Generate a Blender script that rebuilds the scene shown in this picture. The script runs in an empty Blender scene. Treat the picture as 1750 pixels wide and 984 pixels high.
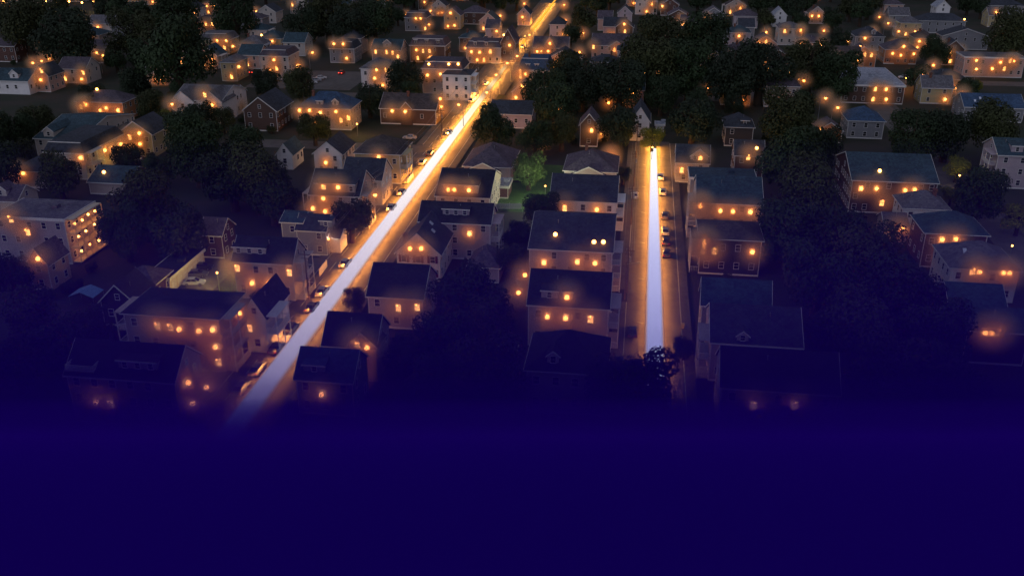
import bpy, math, random
from mathutils import Vector, Matrix
R=math.radians
random.seed(11)
sc=bpy.context.scene
col=sc.collection
# ------------------------------------------------------------------ camera
F,PITCH,YAW,H=1600.0,R(24),R(7.8),78.0
cam=bpy.data.objects.new('camera',bpy.data.cameras.new('camera')); col.objects.link(cam)
cam.location=(0,0,H); cam.rotation_euler=(R(90)-PITCH,0,YAW)
cam.data.sensor_width=36; cam.data.lens=36*F/1750; cam.data.clip_end=6000; cam.data.clip_start=1
sc.camera=cam
# ------------------------------------------------------------------ sky, sun, exposure
w=bpy.data.worlds.new('World'); sc.world=w; w.use_nodes=True
nt=w.node_tree; nt.nodes.clear()
sky=nt.nodes.new('ShaderNodeTexSky'); sky.sky_type='NISHITA'; sky.sun_disc=False
sky.sun_elevation=R(-3.5); sky.sun_rotation=R(200); sky.air_density=1.4; sky.dust_density=0.4; sky.ozone_density=4
hs=nt.nodes.new('ShaderNodeHueSaturation'); hs.inputs['Saturation'].default_value=0.35
bg=nt.nodes.new('ShaderNodeBackground'); bg.inputs['Strength'].default_value=9.6
wo=nt.nodes.new('ShaderNodeOutputWorld')
nt.links.new(sky.outputs[0],hs.inputs['Color']); nt.links.new(hs.outputs[0],bg.inputs[0]); nt.links.new(bg.outputs[0],wo.inputs[0])
sl=bpy.data.lights.new('sun','SUN'); sl.energy=0.12; sl.angle=R(25); sl.color=(.75,.82,1)
so=bpy.data.objects.new('sun',sl); col.objects.link(so); so.rotation_euler=(R(38),R(-25),0)
sc.view_settings.view_transform='Standard'; sc.view_settings.look='None'; sc.view_settings.gamma=1; sc.view_settings.exposure=0
sc.view_settings.use_curve_mapping=False
cy=sc.cycles; cy.use_denoising=True; cy.max_bounces=5; cy.diffuse_bounces=2; cy.glossy_bounces=2; cy.volume_bounces=2
cy.transparent_max_bounces=6; cy.sample_clamp_indirect=2; cy.sample_clamp_direct=0; cy.use_light_tree=True; cy.caustics_reflective=False; cy.caustics_refractive=False
# ------------------------------------------------------------------ pixel -> place on a level plane
def ray(px,py):
    u=px-875; v=py-492
    fw=F*math.cos(PITCH)-v*math.sin(PITCH); dn=F*math.sin(PITCH)+v*math.cos(PITCH)
    return (-math.sin(YAW)*fw+math.cos(YAW)*u, math.cos(YAW)*fw+math.sin(YAW)*u, -dn)
def G(px,py,h=0.0):
    d=ray(px,py); k=(H-h)/-d[2]; return (d[0]*k,d[1]*k)
def proj(x,y,z):
    c,s=math.cos(YAW),math.sin(YAW); a=x*c+y*s; f=-x*s+y*c; z-=H
    dep=f*math.cos(PITCH)-z*math.sin(PITCH); up=f*math.sin(PITCH)+z*math.cos(PITCH)
    return (875+F*a/dep, 492-F*up/dep, dep)
# ------------------------------------------------------------------ materials
MATS={}
def nodes(name):
    m=bpy.data.materials.new(name); m.use_nodes=True; n=m.node_tree; return m,n,n.nodes['Principled BSDF']
def mat(name,c,rough=.8,var=.25,scale=1.5,kind='noise',bump=.0,metal=0,spec=.3):
    if name in MATS: return MATS[name]
    m,n,b=nodes(name); b.inputs['Roughness'].default_value=rough; b.inputs['Metallic'].default_value=metal
    b.inputs['Specular IOR Level'].default_value=spec
    tc=n.nodes.new('ShaderNodeTexCoord')
    no=n.nodes.new('ShaderNodeTexNoise'); no.inputs['Scale'].default_value=scale; no.inputs['Detail'].default_value=6
    n.links.new(tc.outputs['Object'],no.inputs['Vector'])
    big=n.nodes.new('ShaderNodeTexNoise'); big.inputs['Scale'].default_value=scale*.17; big.inputs['Detail'].default_value=3
    n.links.new(tc.outputs['Object'],big.inputs['Vector'])
    ad=n.nodes.new('ShaderNodeMath'); ad.operation='ADD'; n.links.new(no.outputs[0],ad.inputs[0]); n.links.new(big.outputs[0],ad.inputs[1])
    mr=n.nodes.new('ShaderNodeMapRange'); mr.inputs['From Min'].default_value=.6; mr.inputs['From Max'].default_value=1.4
    mr.inputs['To Min'].default_value=1-var; mr.inputs['To Max'].default_value=1+var
    n.links.new(ad.outputs[0],mr.inputs[0])
    mu=n.nodes.new('ShaderNodeVectorMath'); mu.operation='SCALE'; mu.inputs[0].default_value=c[:3]; n.links.new(mr.outputs[0],mu.inputs['Scale'])
    outc=mu.outputs[0]; hgt=no.outputs[0]
    if kind in('siding','shingle','brick'):
        sp=n.nodes.new('ShaderNodeSeparateXYZ'); n.links.new(tc.outputs['Object'],sp.inputs[0])
        fr=n.nodes.new('ShaderNodeMath'); fr.operation='MULTIPLY'; fr.inputs[1].default_value=5.0 if kind=='siding' else 4.0
        n.links.new(sp.outputs['Z'],fr.inputs[0])
        f2=n.nodes.new('ShaderNodeMath'); f2.operation='FRACT'; n.links.new(fr.outputs[0],f2.inputs[0])
        if kind=='siding': hgt=f2.outputs[0]
        else:
            fl=n.nodes.new('ShaderNodeMath'); fl.operation='FLOOR'; n.links.new(fr.outputs[0],fl.inputs[0])
            cb=n.nodes.new('ShaderNodeCombineXYZ')
            for ax,k in (('X',2.2),('Y',2.2)):
                q=n.nodes.new('ShaderNodeMath'); q.operation='MULTIPLY'; q.inputs[1].default_value=k; n.links.new(sp.outputs[ax],q.inputs[0])
                q2=n.nodes.new('ShaderNodeMath'); q2.operation='FLOOR'; n.links.new(q.outputs[0],q2.inputs[0]); n.links.new(q2.outputs[0],cb.inputs[ax])
            n.links.new(fl.outputs[0],cb.inputs['Z'])
            wn=n.nodes.new('ShaderNodeTexWhiteNoise'); wn.noise_dimensions='3D'; n.links.new(cb.outputs[0],wn.inputs['Vector'])
            m2=n.nodes.new('ShaderNodeMapRange'); m2.inputs['To Min'].default_value=.72; m2.inputs['To Max'].default_value=1.28; n.links.new(wn.outputs['Value'],m2.inputs[0])
            s2=n.nodes.new('ShaderNodeVectorMath'); s2.operation='SCALE'; n.links.new(outc,s2.inputs[0]); n.links.new(m2.outputs[0],s2.inputs['Scale'])
            outc=s2.outputs[0]; hgt=wn.outputs['Value']
    n.links.new(outc,b.inputs['Base Color'])
    if bump:
        bp=n.nodes.new('ShaderNodeBump'); bp.inputs['Strength'].default_value=bump; bp.inputs['Distance'].default_value=.06
        n.links.new(hgt,bp.inputs['Height']); n.links.new(bp.outputs[0],b.inputs['Normal'])
    MATS[name]=m; return m
def emat(name,c,s,sampled=True):
    if name in MATS: return MATS[name]
    m,n,b=nodes(name); b.inputs['Base Color'].default_value=(.3,.25,.2,1)
    b.inputs['Emission Color'].default_value=(*c,1); b.inputs['Emission Strength'].default_value=s
    if not sampled: m.cycles.emission_sampling='NONE'
    MATS[name]=m; return m
WALL=dict(cream=(.54,.47,.42),white=(.72,.69,.68),beige=(.44,.36,.32),mauve=(.42,.35,.38),grey=(.24,.24,.26),brown=(.10,.06,.05),
          brick=(.12,.062,.052),yellow=(.45,.36,.2),dark=(.055,.05,.055),pink=(.56,.36,.30),green=(.30,.30,.20),blue=(.22,.27,.36),orange=(.45,.2,.1))
ROOF=dict(slate=(.040,.046,.062),teal=(.035,.065,.085),brownroof=(.075,.058,.058),greyroof=(.12,.115,.13),black=(.022,.024,.032),
          purple=(.085,.07,.09),blue=(.04,.075,.14),pale=(.30,.32,.37))
def wallm(k): return mat('wall_'+k,WALL[k],.75,.14,.8,'brick' if k in('brick',) else 'siding',.5)
def roofm(k): return mat('roof_'+k,ROOF[k],.85,.38,.6,'shingle',.35)
TRIM=mat('white_trim',(.66,.64,.62),.6,.1,2)
DTRIM=mat('dark_trim',(.10,.09,.09),.6,.1,2)
GLASS=mat('dark_window_glass',(.02,.022,.03),.08,.1,1,spec=.8)
LITPS=[emat('lit_window_pane',(1,.46,.12),1.5),emat('lit_window_pane_dim',(1,.40,.09),.7),emat('lit_window_pane_bright',(1,.55,.2),2.4),emat('lit_window_pane_glowing',(1,.45,.12),8)]; RL=random.Random(77); LITP=LITPS[0]
GLOBE=emat('lamp_globe_glow',(1,.36,.07),16,False)
WOOD=mat('weathered_wood',(.12,.08,.06),.85,.3,3)
METAL=mat('galvanised_metal',(.3,.3,.32),.45,.15,3,metal=.7)
BRICK=mat('chimney_brick',(.16,.07,.05),.9,.3,3,'brick',.3)
BARK=mat('bark',(.05,.035,.025),.95,.3,4,bump=.4)
ASPH=mat('asphalt',(.11,.10,.095),.82,.35,.5,bump=.15)
CONC=mat('concrete_pavement',(.10,.093,.087),.9,.3,.7)
RUB=mat('tyre_rubber',(.015,.015,.015),.9,.1,3)
CURT=mat('shutter_dark_red',(.12,.02,.025),.7,.1,3)
def leafm(name,c):
    m=mat(name,c,.7,.55,.45); return m
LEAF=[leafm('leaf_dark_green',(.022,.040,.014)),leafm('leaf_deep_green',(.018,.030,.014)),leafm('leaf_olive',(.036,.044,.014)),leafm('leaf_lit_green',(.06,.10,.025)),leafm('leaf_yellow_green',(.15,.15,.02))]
# ------------------------------------------------------------------ mesh helpers
class MB:
    def __init__(s): s.v=[];s.f=[];s.m=[]
    def add(s,vs,fs,m=0):
        o=len(s.v); s.v+=[tuple(p) for p in vs]; s.f+=[tuple(i+o for i in f) for f in fs]; s.m+=[m]*len(fs)
    def box(s,a,b,m=0):
        x0,y0,z0=a;x1,y1,z1=b
        s.add([(x0,y0,z0),(x1,y0,z0),(x1,y1,z0),(x0,y1,z0),(x0,y0,z1),(x1,y0,z1),(x1,y1,z1),(x0,y1,z1)],
              [(0,3,2,1),(4,5,6,7),(0,1,5,4),(1,2,6,5),(2,3,7,6),(3,0,4,7)],m)
    def prism(s,poly,axis,a,b,m=0):
        # poly in (u,z); axis 'x': u is y, extruded along x; axis 'y': u is x; axis 'z': poly is (x,y)
        n=len(poly); P=lambda t,u,z:{'x':(t,u,z),'y':(u,t,z),'z':(u,z,t)}[axis]
        vs=[P(a,*p) for p in poly]+[P(b,*p) for p in poly]
        fs=[tuple(range(n))[::-1],tuple(range(n,2*n))]+[(i,(i+1)%n,(i+1)%n+n,i+n) for i in range(n)]
        s.add(vs,fs,m)
    def tube(s,p,q,r0,r1=None,k=8,m=0):
        r1=r0 if r1 is None else r1; p=Vector(p);q=Vector(q); d=(q-p).normalized()
        a=d.orthogonal().normalized(); b=d.cross(a); vs=[]
        for c,r in((p,r0),(q,r1)): vs+=[c+(a*math.cos(2*math.pi*i/k)+b*math.sin(2*math.pi*i/k))*r for i in range(k)]
        s.add(vs,[(i,(i+1)%k,(i+1)%k+k,i+k) for i in range(k)]+[tuple(range(k))[::-1],tuple(range(k,2*k))],m)
    def ball(s,c,r,n=10,sz=1,m=0):
        vs=[];fs=[]
        for j in range(n//2+1):
            t=math.pi*j/(n//2)
            for i in range(n): p=2*math.pi*i/n; vs.append((c[0]+r*math.sin(t)*math.cos(p),c[1]+r*math.sin(t)*math.sin(p),c[2]+r*sz*math.cos(t)))
        for j in range(n//2):
            for i in range(n): a=j*n+i;b=j*n+(i+1)%n; fs.append((a,b,b+n,a+n))
        s.add(vs,fs,m)
    def mesh(s,name,mats,fix=True):
        me=bpy.data.meshes.new(name); me.from_pydata(s.v,[],s.f)
        for m in (mats if isinstance(mats,(list,tuple)) else [mats]): me.materials.append(m)
        me.polygons.foreach_set('material_index',s.m)
        if fix:
            import bmesh
            b=bmesh.new(); b.from_mesh(me); bmesh.ops.recalc_face_normals(b,faces=b.faces); b.to_mesh(me); b.free()
        me.update(); return me
def link(name,me,parent=None,loc=(0,0,0),rz=0,label=None):
    o=bpy.data.objects.new(name,me); col.objects.link(o); o.location=loc; o.rotation_euler=(0,0,rz)
    if parent is not None: o.parent=parent
    if label: o['label']=label
    return o
def root(name,loc,label,cat,group=None,rz=0):
    o=bpy.data.objects.new(name,None); col.objects.link(o); o.location=loc; o.rotation_euler=(0,0,rz); o.empty_display_size=.5
    o['label']=label; o['category']=cat
    if group: o['group']=group
    return o
def struct(name,me,kind='structure'):
    o=link(name,me); o['kind']=kind; return o
def tag(o,label,cat,group=None):
    o['label']=label;o['category']=cat
    if group:o['group']=group
    return o
GLOBE_R=.42
LD={}
HALO_ME=None
def lamp_halo(par,s=1):  # added volume round a lamp, thinning outwards to shape a halo of glow
    global HALO_ME
    if not HALO_ON: return
    if HALO_ME is None:
        m=bpy.data.materials.new('halo_volume'); m.use_nodes=True; n=m.node_tree; n.nodes.clear()
        v_=n.nodes.new('ShaderNodeVolumePrincipled'); o_=n.nodes.new('ShaderNodeOutputMaterial'); v_.inputs['Color'].default_value=(.95,.68,.42,1); 
        tc=n.nodes.new('ShaderNodeTexCoord'); ln=n.nodes.new('ShaderNodeVectorMath'); ln.operation='LENGTH'; n.links.new(tc.outputs['Object'],ln.inputs[0])
        mr=n.nodes.new('ShaderNodeMapRange'); mr.inputs['From Min'].default_value=0; mr.inputs['From Max'].default_value=4.9; mr.inputs['To Min'].default_value=1; mr.inputs['To Max'].default_value=0; n.links.new(ln.outputs['Value'],mr.inputs[0])
        pw=n.nodes.new('ShaderNodeMath'); pw.operation='POWER'; pw.inputs[1].default_value=2.6; n.links.new(mr.outputs[0],pw.inputs[0])
        ml=n.nodes.new('ShaderNodeMath'); ml.operation='MULTIPLY'; ml.inputs[1].default_value=.9; n.links.new(pw.outputs[0],ml.inputs[0]); n.links.new(ml.outputs[0],v_.inputs['Density'])
        n.links.new(v_.outputs[0],o_.inputs['Volume'])
        q=MB(); q.ball((0,0,0),5.0,20); HALO_ME=q.mesh('lamp_halo',m)
    o=link('lamp_halo',HALO_ME,par); o['kind']='stuff'
HALO_ON=True
def point(parent,loc,p=1.0,r=.44,c=(1,.36,.07)):
    k=(round(p,3),r,c)
    if k not in LD:
        l=bpy.data.lights.new('lamp_light','POINT'); l.energy=p; l.shadow_soft_size=r; l.color=c; LD[k]=l
    o=bpy.data.objects.new('lamp_light',LD[k]); col.objects.link(o); o.location=loc; o.parent=parent
    if abs(parent.scale.x-1)>.01: o.scale=(1/parent.scale.x,)*3
    return o
LAMP_P=10*4*math.pi**2*.52**2*1.9
# ------------------------------------------------------------------ ground, roads, pavements
XR1,XR2,XR3=-58.8,4.8,86.3
def sheet(name,rects,z,m,th=None):
    mb=MB()
    for x0,y0,x1,y1 in rects:
        if th: mb.box((x0,y0,z-th),(x1,y1,z))
        else: mb.add([(x0,y0,z),(x1,y0,z),(x1,y1,z),(x0,y1,z)],[(0,1,2,3)])
    return struct(name,mb.mesh(name,m))
# ground: grass and bare earth
m,n,b=nodes('yard_ground'); b.inputs['Roughness'].default_value=.95
tc=n.nodes.new('ShaderNodeTexCoord'); no=n.nodes.new('ShaderNodeTexNoise'); no.inputs['Scale'].default_value=.06; no.inputs['Detail'].default_value=8
cr=n.nodes.new('ShaderNodeValToRGB'); n.links.new(tc.outputs['Object'],no.inputs['Vector']); n.links.new(no.outputs[0],cr.inputs[0])
e=cr.color_ramp.elements; e[0].position=.42; e[0].color=(.014,.022,.009,1); e[1].position=.6; e[1].color=(.032,.027,.02,1)
n.links.new(cr.outputs[0],b.inputs['Base Color'])
YARD=m
sheet('ground',[(-1500,-200,1500,3000)],0,YARD)
R1W,R1E=-66.0,-53.4
R2W,R2E=-.3,10.0
YX1,YX2=274,345
roads=[(R1W,40,R1E,900),(R2W,40,R2E,292),(82.2,150,90.6,520)]
sheet('road',roads,.03,ASPH)
sheet('cross_street',[(-125,269,R1W,278),(-120,340,R1W,348),(95,395,180,404)],.034,ASPH)
def walk(x0,x1,y0,y1): return (x0,y0,x1,y1)
pv=[(R1W-2.2,40,R1W,269),(R1W-2.2,278,R1W,338),(R1W-2.2,349,R1W,420),(R1W-2.2,428,R1W,800),(R1E,40,R1E+2.2,342),(R1E,352,R1E+2.2,800),
    (R2W-2.4,40,R2W,169.5),(R2W-2.4,176,R2W,290),(R2E,40,R2E+1.9,290),(90.6,150,92.4,520)]
sheet('pavement',pv,.15,CONC,.149)
kb=[]
for x in(R1W,R2E): pass
mb=MB()
for x,ya,yb in((R1W-.16,40,269),(R1W-.16,278,338),(R1E,40,342),(R2W-.16,40,169.5),(R2W-.16,176,290),(R2E,40,290)):
    mb.box((x,ya,.02),(x+.16,yb,.165))
struct('kerb',mb.mesh('kerb',mat('granite_kerb',(.42,.40,.38),.8,.15,2)))
# driveways and car parks
sheet('parking_lot',[(-99,152,-84,192),(-155,352,-112,388),(-22,170,R2W-2.4,174.5),(-72,174,R1W-2.3,184),(24,352,44,372)],.026,ASPH)
# painted lines
mb=MB()
for y in range(60,560,9):
    mb.add([(R1W+2.3,y,.04),(R1W+2.42,y,.04),(R1W+2.42,y+5,.04),(R1W+2.3,y+5,.04)],[(0,1,2,3)])
for y in range(140,286,21):
    mb.add([(R2W+2.2,y,.04),(R2W+3.3,y-.5,.04),(R2W+3.3,y-.38,.04),(R2W+2.2,y+.12,.04)],[(0,1,2,3)])
    pass
struct('road_marking',mb.mesh('road_marking',mat('road_paint',(.6,.6,.55),.7,.3,2)))
# bright lawn behind the lit tree
BANDP=640
# ------------------------------------------------------------------ glowing light bands on the two roads
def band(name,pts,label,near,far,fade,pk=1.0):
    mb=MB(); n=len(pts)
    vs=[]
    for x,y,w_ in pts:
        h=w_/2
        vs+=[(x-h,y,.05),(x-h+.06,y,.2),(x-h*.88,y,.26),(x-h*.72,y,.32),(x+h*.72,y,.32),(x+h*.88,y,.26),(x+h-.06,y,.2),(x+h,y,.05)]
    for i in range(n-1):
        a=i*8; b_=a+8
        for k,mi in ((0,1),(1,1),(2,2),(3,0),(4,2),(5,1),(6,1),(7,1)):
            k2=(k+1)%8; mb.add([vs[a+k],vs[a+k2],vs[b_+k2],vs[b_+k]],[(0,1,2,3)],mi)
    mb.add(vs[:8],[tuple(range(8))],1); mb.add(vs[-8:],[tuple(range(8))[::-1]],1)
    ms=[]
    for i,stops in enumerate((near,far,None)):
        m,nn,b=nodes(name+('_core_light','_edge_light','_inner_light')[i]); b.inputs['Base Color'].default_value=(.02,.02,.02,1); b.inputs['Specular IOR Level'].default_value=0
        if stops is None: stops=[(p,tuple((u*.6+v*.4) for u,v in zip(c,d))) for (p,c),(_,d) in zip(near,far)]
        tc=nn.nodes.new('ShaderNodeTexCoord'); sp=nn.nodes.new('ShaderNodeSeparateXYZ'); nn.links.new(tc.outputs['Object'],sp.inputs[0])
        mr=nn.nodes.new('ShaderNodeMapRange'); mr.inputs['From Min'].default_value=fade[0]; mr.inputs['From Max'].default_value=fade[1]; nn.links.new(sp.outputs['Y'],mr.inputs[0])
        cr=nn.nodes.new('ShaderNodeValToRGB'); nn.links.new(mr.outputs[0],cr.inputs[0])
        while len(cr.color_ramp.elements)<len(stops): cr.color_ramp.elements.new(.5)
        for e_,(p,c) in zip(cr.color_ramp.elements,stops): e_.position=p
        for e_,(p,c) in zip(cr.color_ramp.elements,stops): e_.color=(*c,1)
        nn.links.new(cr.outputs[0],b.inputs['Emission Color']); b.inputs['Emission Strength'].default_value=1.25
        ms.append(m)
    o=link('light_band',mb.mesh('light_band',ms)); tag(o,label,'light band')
    y=pts[0][1]; k=0
    while y<min(pts[-1][1],620):      # added area lights, unseen from above, spreading the band's glow on the road
        for a,b_ in zip(pts,pts[1:]):
            if a[1]<=y<=b_[1]: break
        f_=(y-fade[0])/(fade[1]-fade[0]); f_=round(max(0,min(1,f_)),1); wd=a[2]+(b_[2]-a[2])*(y-a[1])/(b_[1]-a[1])
        key=('band',name,f_,y<380)
        if key not in LD:
            l=bpy.data.lights.new('band_fill_light','AREA'); l.shape='RECTANGLE'; l.size=.3; l.size_y=7.6; l.energy=BANDP*pk*(.8+1.6*f_)*(1 if y<380 else .55); l.color=(1,.34+.05*f_,.05); LD[key]=l
        for sd in(-1,1):
            q=bpy.data.objects.new('band_fill_light',LD[key]); col.objects.link(q); q.location=(a[0]+sd*(wd/2+.12),y+4,1.05); q.rotation_euler=(0,R(-48*sd),0); q.parent=o
        y+=8
    return o
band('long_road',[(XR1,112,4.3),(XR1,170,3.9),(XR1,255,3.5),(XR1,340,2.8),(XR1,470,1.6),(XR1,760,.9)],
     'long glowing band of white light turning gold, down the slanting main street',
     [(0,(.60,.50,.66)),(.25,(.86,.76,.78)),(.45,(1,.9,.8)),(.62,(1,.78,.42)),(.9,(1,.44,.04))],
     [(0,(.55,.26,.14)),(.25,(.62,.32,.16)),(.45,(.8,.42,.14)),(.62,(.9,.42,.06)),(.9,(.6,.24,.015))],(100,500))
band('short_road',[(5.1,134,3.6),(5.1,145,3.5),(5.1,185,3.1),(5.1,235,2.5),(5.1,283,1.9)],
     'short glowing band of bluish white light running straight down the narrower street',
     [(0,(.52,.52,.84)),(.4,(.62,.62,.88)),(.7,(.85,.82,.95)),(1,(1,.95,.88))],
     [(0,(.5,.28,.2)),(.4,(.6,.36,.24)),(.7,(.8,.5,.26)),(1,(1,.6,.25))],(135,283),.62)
# ------------------------------------------------------------------ shared small meshes
def win_mesh(w_,h,pane,frame):
    mb=MB(); a=w_/2; t=.09
    mb.box((-a,-.03,-h/2),(a,0,h/2),0)
    mb.box((-a-t,-.08,-h/2-t),(-a,0,h/2+t),1); mb.box((a,-.08,-h/2-t),(a+t,0,h/2+t),1)
    mb.box((-a,-.08,h/2),(a,0,h/2+t),1); mb.box((-a-.06,-.14,-h/2-t),(a+.06,-.003,-h/2),1)
    mb.box((-a,-.055,-.03),(a,-.03,.03),1)
    return mb.mesh('window',[pane,frame])
WINM={}
def winm(w_,h,lit,fr):
    k=(round(w_,1),round(h,1),(lit if lit==4 else lit and RL.choice((1,2,3))),fr)
    if k not in WINM: WINM[k]=win_mesh(w_,h,LITPS[k[2]-1] if lit else GLASS,TRIM if fr else DTRIM)
    return WINM[k]
mb=MB(); mb.ball((0,0,0),GLOBE_R,16); g_me=mb.mesh('lamp_globe',GLOBE)
for p in g_me.polygons: p.use_smooth=True
mb=MB(); mb.ball((0,0,0),.18,12); gs_me=mb.mesh('added_lamp_globe',GLOBE)
mb=MB(); mb.tube((0,.62,0),(0,.2,.0),.05,.05,6); mb.box((-.12,.56,-.12),(.12,.64,.12)); br_me=mb.mesh('bracket',METAL)
mb=MB(); mb.box((-.4,-.4,-.3),(.4,.4,1.6)); mb.box((-.5,-.5,1.6),(.5,.5,1.8)); mb.tube((0,0,1.8),(0,0,2.1),.16,.13,8); ch_me=mb.mesh('chimney',BRICK)
mb=MB(); mb.tube((0,0,-.3),(0,0,.7),.07,.07,6); mb.ball((0,0,.7),.13,6); vp_me=mb.mesh('vent_pipe',METAL)
mb=MB(); mb.box((-.28,-.05,-.8),(.28,0,.8)); sh_me=mb.mesh('shutter',CURT)
# ------------------------------------------------------------------ houses
HOUSES=[]
def house(name,label,L,Rr,h,d=None,ry=None,by=None,roof='gx',rise=3,wall='cream',rc='slate',lit=(),dorm=(),fr=True,win=True,
          chim=(),porch=None,porches=(),sky_l=(),shut=False,nick=None,cat='house',lampk=1.0,gab=None,dens=2.7,ov=.45):
    a=G(*L,h); b_=G(*Rr,h); x0,x1=a[0],b_[0]; y0=(a[1]+b_[1])/2
    mx=(L[0]+Rr[0])/2
    if ry is not None: d=2*(G(mx,ry,h+rise)[1]-y0)
    if by is not None: d=G(Rr[0],by,h)[1]-y0
    W=x1-x0; d=max(d,3.0)
    r=root(name,(x0,y0,0),label,cat)
    HOUSES.append(dict(x0=x0,x1=x1,y0=y0,y1=y0+d,h=h+ (rise if roof!='fl' else .4),nick=nick or label,root=r,h0=h))
    wm=wallm(wall); rm=roofm(rc); T=TRIM if fr else DTRIM
    mb=MB(); rb=MB(); tb=MB()
    th=.22
    if roof=='gx':
        mb.prism([(0,0),(d,0),(d,h),(d/2,h+rise),(0,h)],'x',0,W)
        s=rise/(d/2); P=[(-ov,h-ov*s),(d/2,h+rise),(d+ov,h-ov*s)]
        rb.prism(P+[(u,z+th) for u,z in P[::-1]],'x',-.3,W+.3)
        for xx in(-.36,W+.3): tb.prism([(u,z-.02) for u,z in P]+[(u,z+th+.02) for u,z in P[::-1]],'x',xx,xx+.06)
        tb.box((-.36,-ov-.07,h-ov*s-.04),(W+.36,-ov-.005,h-ov*s+.2))
    elif roof=='gy':
        mb.prism([(0,0),(W,0),(W,h),(W/2,h+rise),(0,h)],'y',0,d)
        s=rise/(W/2); P=[(-ov,h-ov*s),(W/2,h+rise),(W+ov,h-ov*s)]
        rb.prism(P+[(u,z+th) for u,z in P[::-1]],'y',-.35,d+.3)
        tb.prism([(u,z-.05) for u,z in P]+[(u,z+th+.03) for u,z in P[::-1]],'y',-.42,-.352)
        for xx in(-ov-.08,W+ov+.01): tb.box((xx,-.3,h-ov*s-.02),(xx+.07,d+.3,h-ov*s+.16))
    elif roof=='hip':
        mb.box((0,0,0),(W,d,h)); rl=max(0,abs(W-d)/2)
        e_=[(-ov,-ov,h+.16),(W+ov,-ov,h+.16),(W+ov,d+ov,h+.16),(-ov,d+ov,h+.16)]
        if W>=d: t_=[(d/2,d/2,h+rise),(W-d/2,d/2,h+rise)]
        else: t_=[(W/2,W/2,h+rise),(W/2,d-W/2,h+rise)]
        if abs(W-d)<.3: t_=[(W/2-.2,d/2,h+rise),(W/2+.2,d/2,h+rise)]
        bt=[(x,y,h+.003) for x,y,z in e_]
        if W>=d-.3: fs=[(0,1,5,4),(1,2,5),(2,3,4,5),(3,0,4)]
        else: fs=[(0,1,4),(1,2,5,4),(2,3,5),(3,0,4,5)]
        rb.add(e_+t_+bt,fs+[(6,7,1,0),(7,8,2,1),(8,9,3,2),(9,6,0,3),(9,8,7,6)])
        tb.box((-ov-.07,-ov-.07,h-.04),(W+ov+.07,-ov-.004,h+.14)); tb.box((-ov-.07,-ov,h-.04),(-ov-.004,d+ov,h+.14)); tb.box((W+ov+.004,-ov,h-.04),(W+ov+.07,d+ov,h+.14))
    elif roof=='man':
        mb.box((0,0,0),(W,d,h)); q=1.1
        v=[(-.3,-.3,h+.003),(W+.3,-.3,h+.003),(W+.3,d+.3,h+.003),(-.3,d+.3,h+.003),(q,q,h+rise),(W-q,q,h+rise),(W-q,d-q,h+rise),(q,d-q,h+rise)]
        rb.add(v,[(0,1,5,4),(1,2,6,5),(2,3,7,6),(3,0,4,7),(4,5,6,7),(3,2,1,0)])
        tb.box((-.42,-.42,h-.3),(W+.42,-.002,h-.02)); tb.box((W+.002,0,h-.3),(W+.42,d,h-.02)); tb.box((-.42,0,h-.3),(-.002,d,h-.02))
        tb.box((q-.15,q-.2,h+rise-.15),(W-q+.15,q-.0,h+rise+.06))
    else:
        mb.box((0,0,0),(W,d,h)); rb.box((-.25,-.25,h+.003),(W+.25,d+.25,h+.25)); rb.box((W*.6,d*.5,h+.25),(W*.6+1.5,d*.5+1.5,h+1.0))
        tb.box((-.4,-.4,h-.35),(W+.4,-.253,h+.3)); tb.box((W+.253,-.25,h-.35),(W+.4,d+.3,h+.3)); tb.box((-.4,-.25,h-.35),(-.253,d+.3,h+.3))
    for xx in(-.03,W-.12): tb.box((xx,-.05,0),(xx+.15,-.002,h-.02 if roof!='man' else h-.31))
    tb.box((.13,-.04,-.0),(W-.13,-.002,.35))
    link('wall',mb.mesh('wall',wm),r); ro=link('roof',rb.mesh('roof',rm),r); link('trim',tb.mesh('trim',T),r)
    def rz_at(x,y):  # roof height
        if roof=='gx': return h+rise*(1-abs(y-d/2)/(d/2))
        if roof=='gy': return h+rise*(1-abs(x-W/2)/(W/2))
        if roof=='hip':
            k=min(x,W-x,y,d-y)/(min(W,d)/2); return h+rise*max(0,min(1,k))
        if roof=='man': return h+rise if min(x,W-x,y,d-y)>1 else h+rise*.5
        return h+.25
    east=x1<2
    # dormers: (px0,px1,height over eave,'s' shed / 'g' gable, setback)
    dinfo=[]
    for dd in dorm:
        p0,p1,dh,dk=dd[:4]; sb=dd[4] if len(dd)>4 else .9
        yw=y0+sb; py=(L[1]+Rr[1])/2-6
        xa=ray(p0,py); xb=ray(p1,py); xa=xa[0]*yw/xa[1]-x0; xb=xb[0]*yw/xb[1]-x0
        zb=rz_at((xa+xb)/2,sb)-.1
        if roof=='man': zb=h+.3; sb=.25
        zt=h+dh; 
        # depth until the roof rises over it
        yy=sb
        while yy<d/2 and rz_at((xa+xb)/2,yy)<zt: yy+=.2
        do=MB()
        if dk=='s':
            do.prism([(sb,zb),(yy+.3,zb),(yy+.3,zt+.05),(sb,zt)],'x',xa,xb,0)
            do.prism([(sb-.3,zt),(yy+.5,zt+.25),(yy+.5,zt+.4),(sb-.3,zt+.16)],'x',xa-.2,xb+.2,1)
            do.box((xa-.24,sb-.36,zt-.06),(xb+.24,sb-.302,zt+.18),2)
        else:
            g=(xb-xa)*.42; xm=(xa+xb)/2
            do.prism([(xa,zb),(xb,zb),(xb,zt),(xm,zt+g),(xa,zt)],'y',sb,yy+.3,0)
            do.prism([(xa-.25,zt-.2),(xm,zt+g),(xb+.25,zt-.2),(xb+.25,zt+.0),(xm,zt+g+.2),(xa-.25,zt+.0)],'y',sb-.25,yy+1.2,1)
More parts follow.
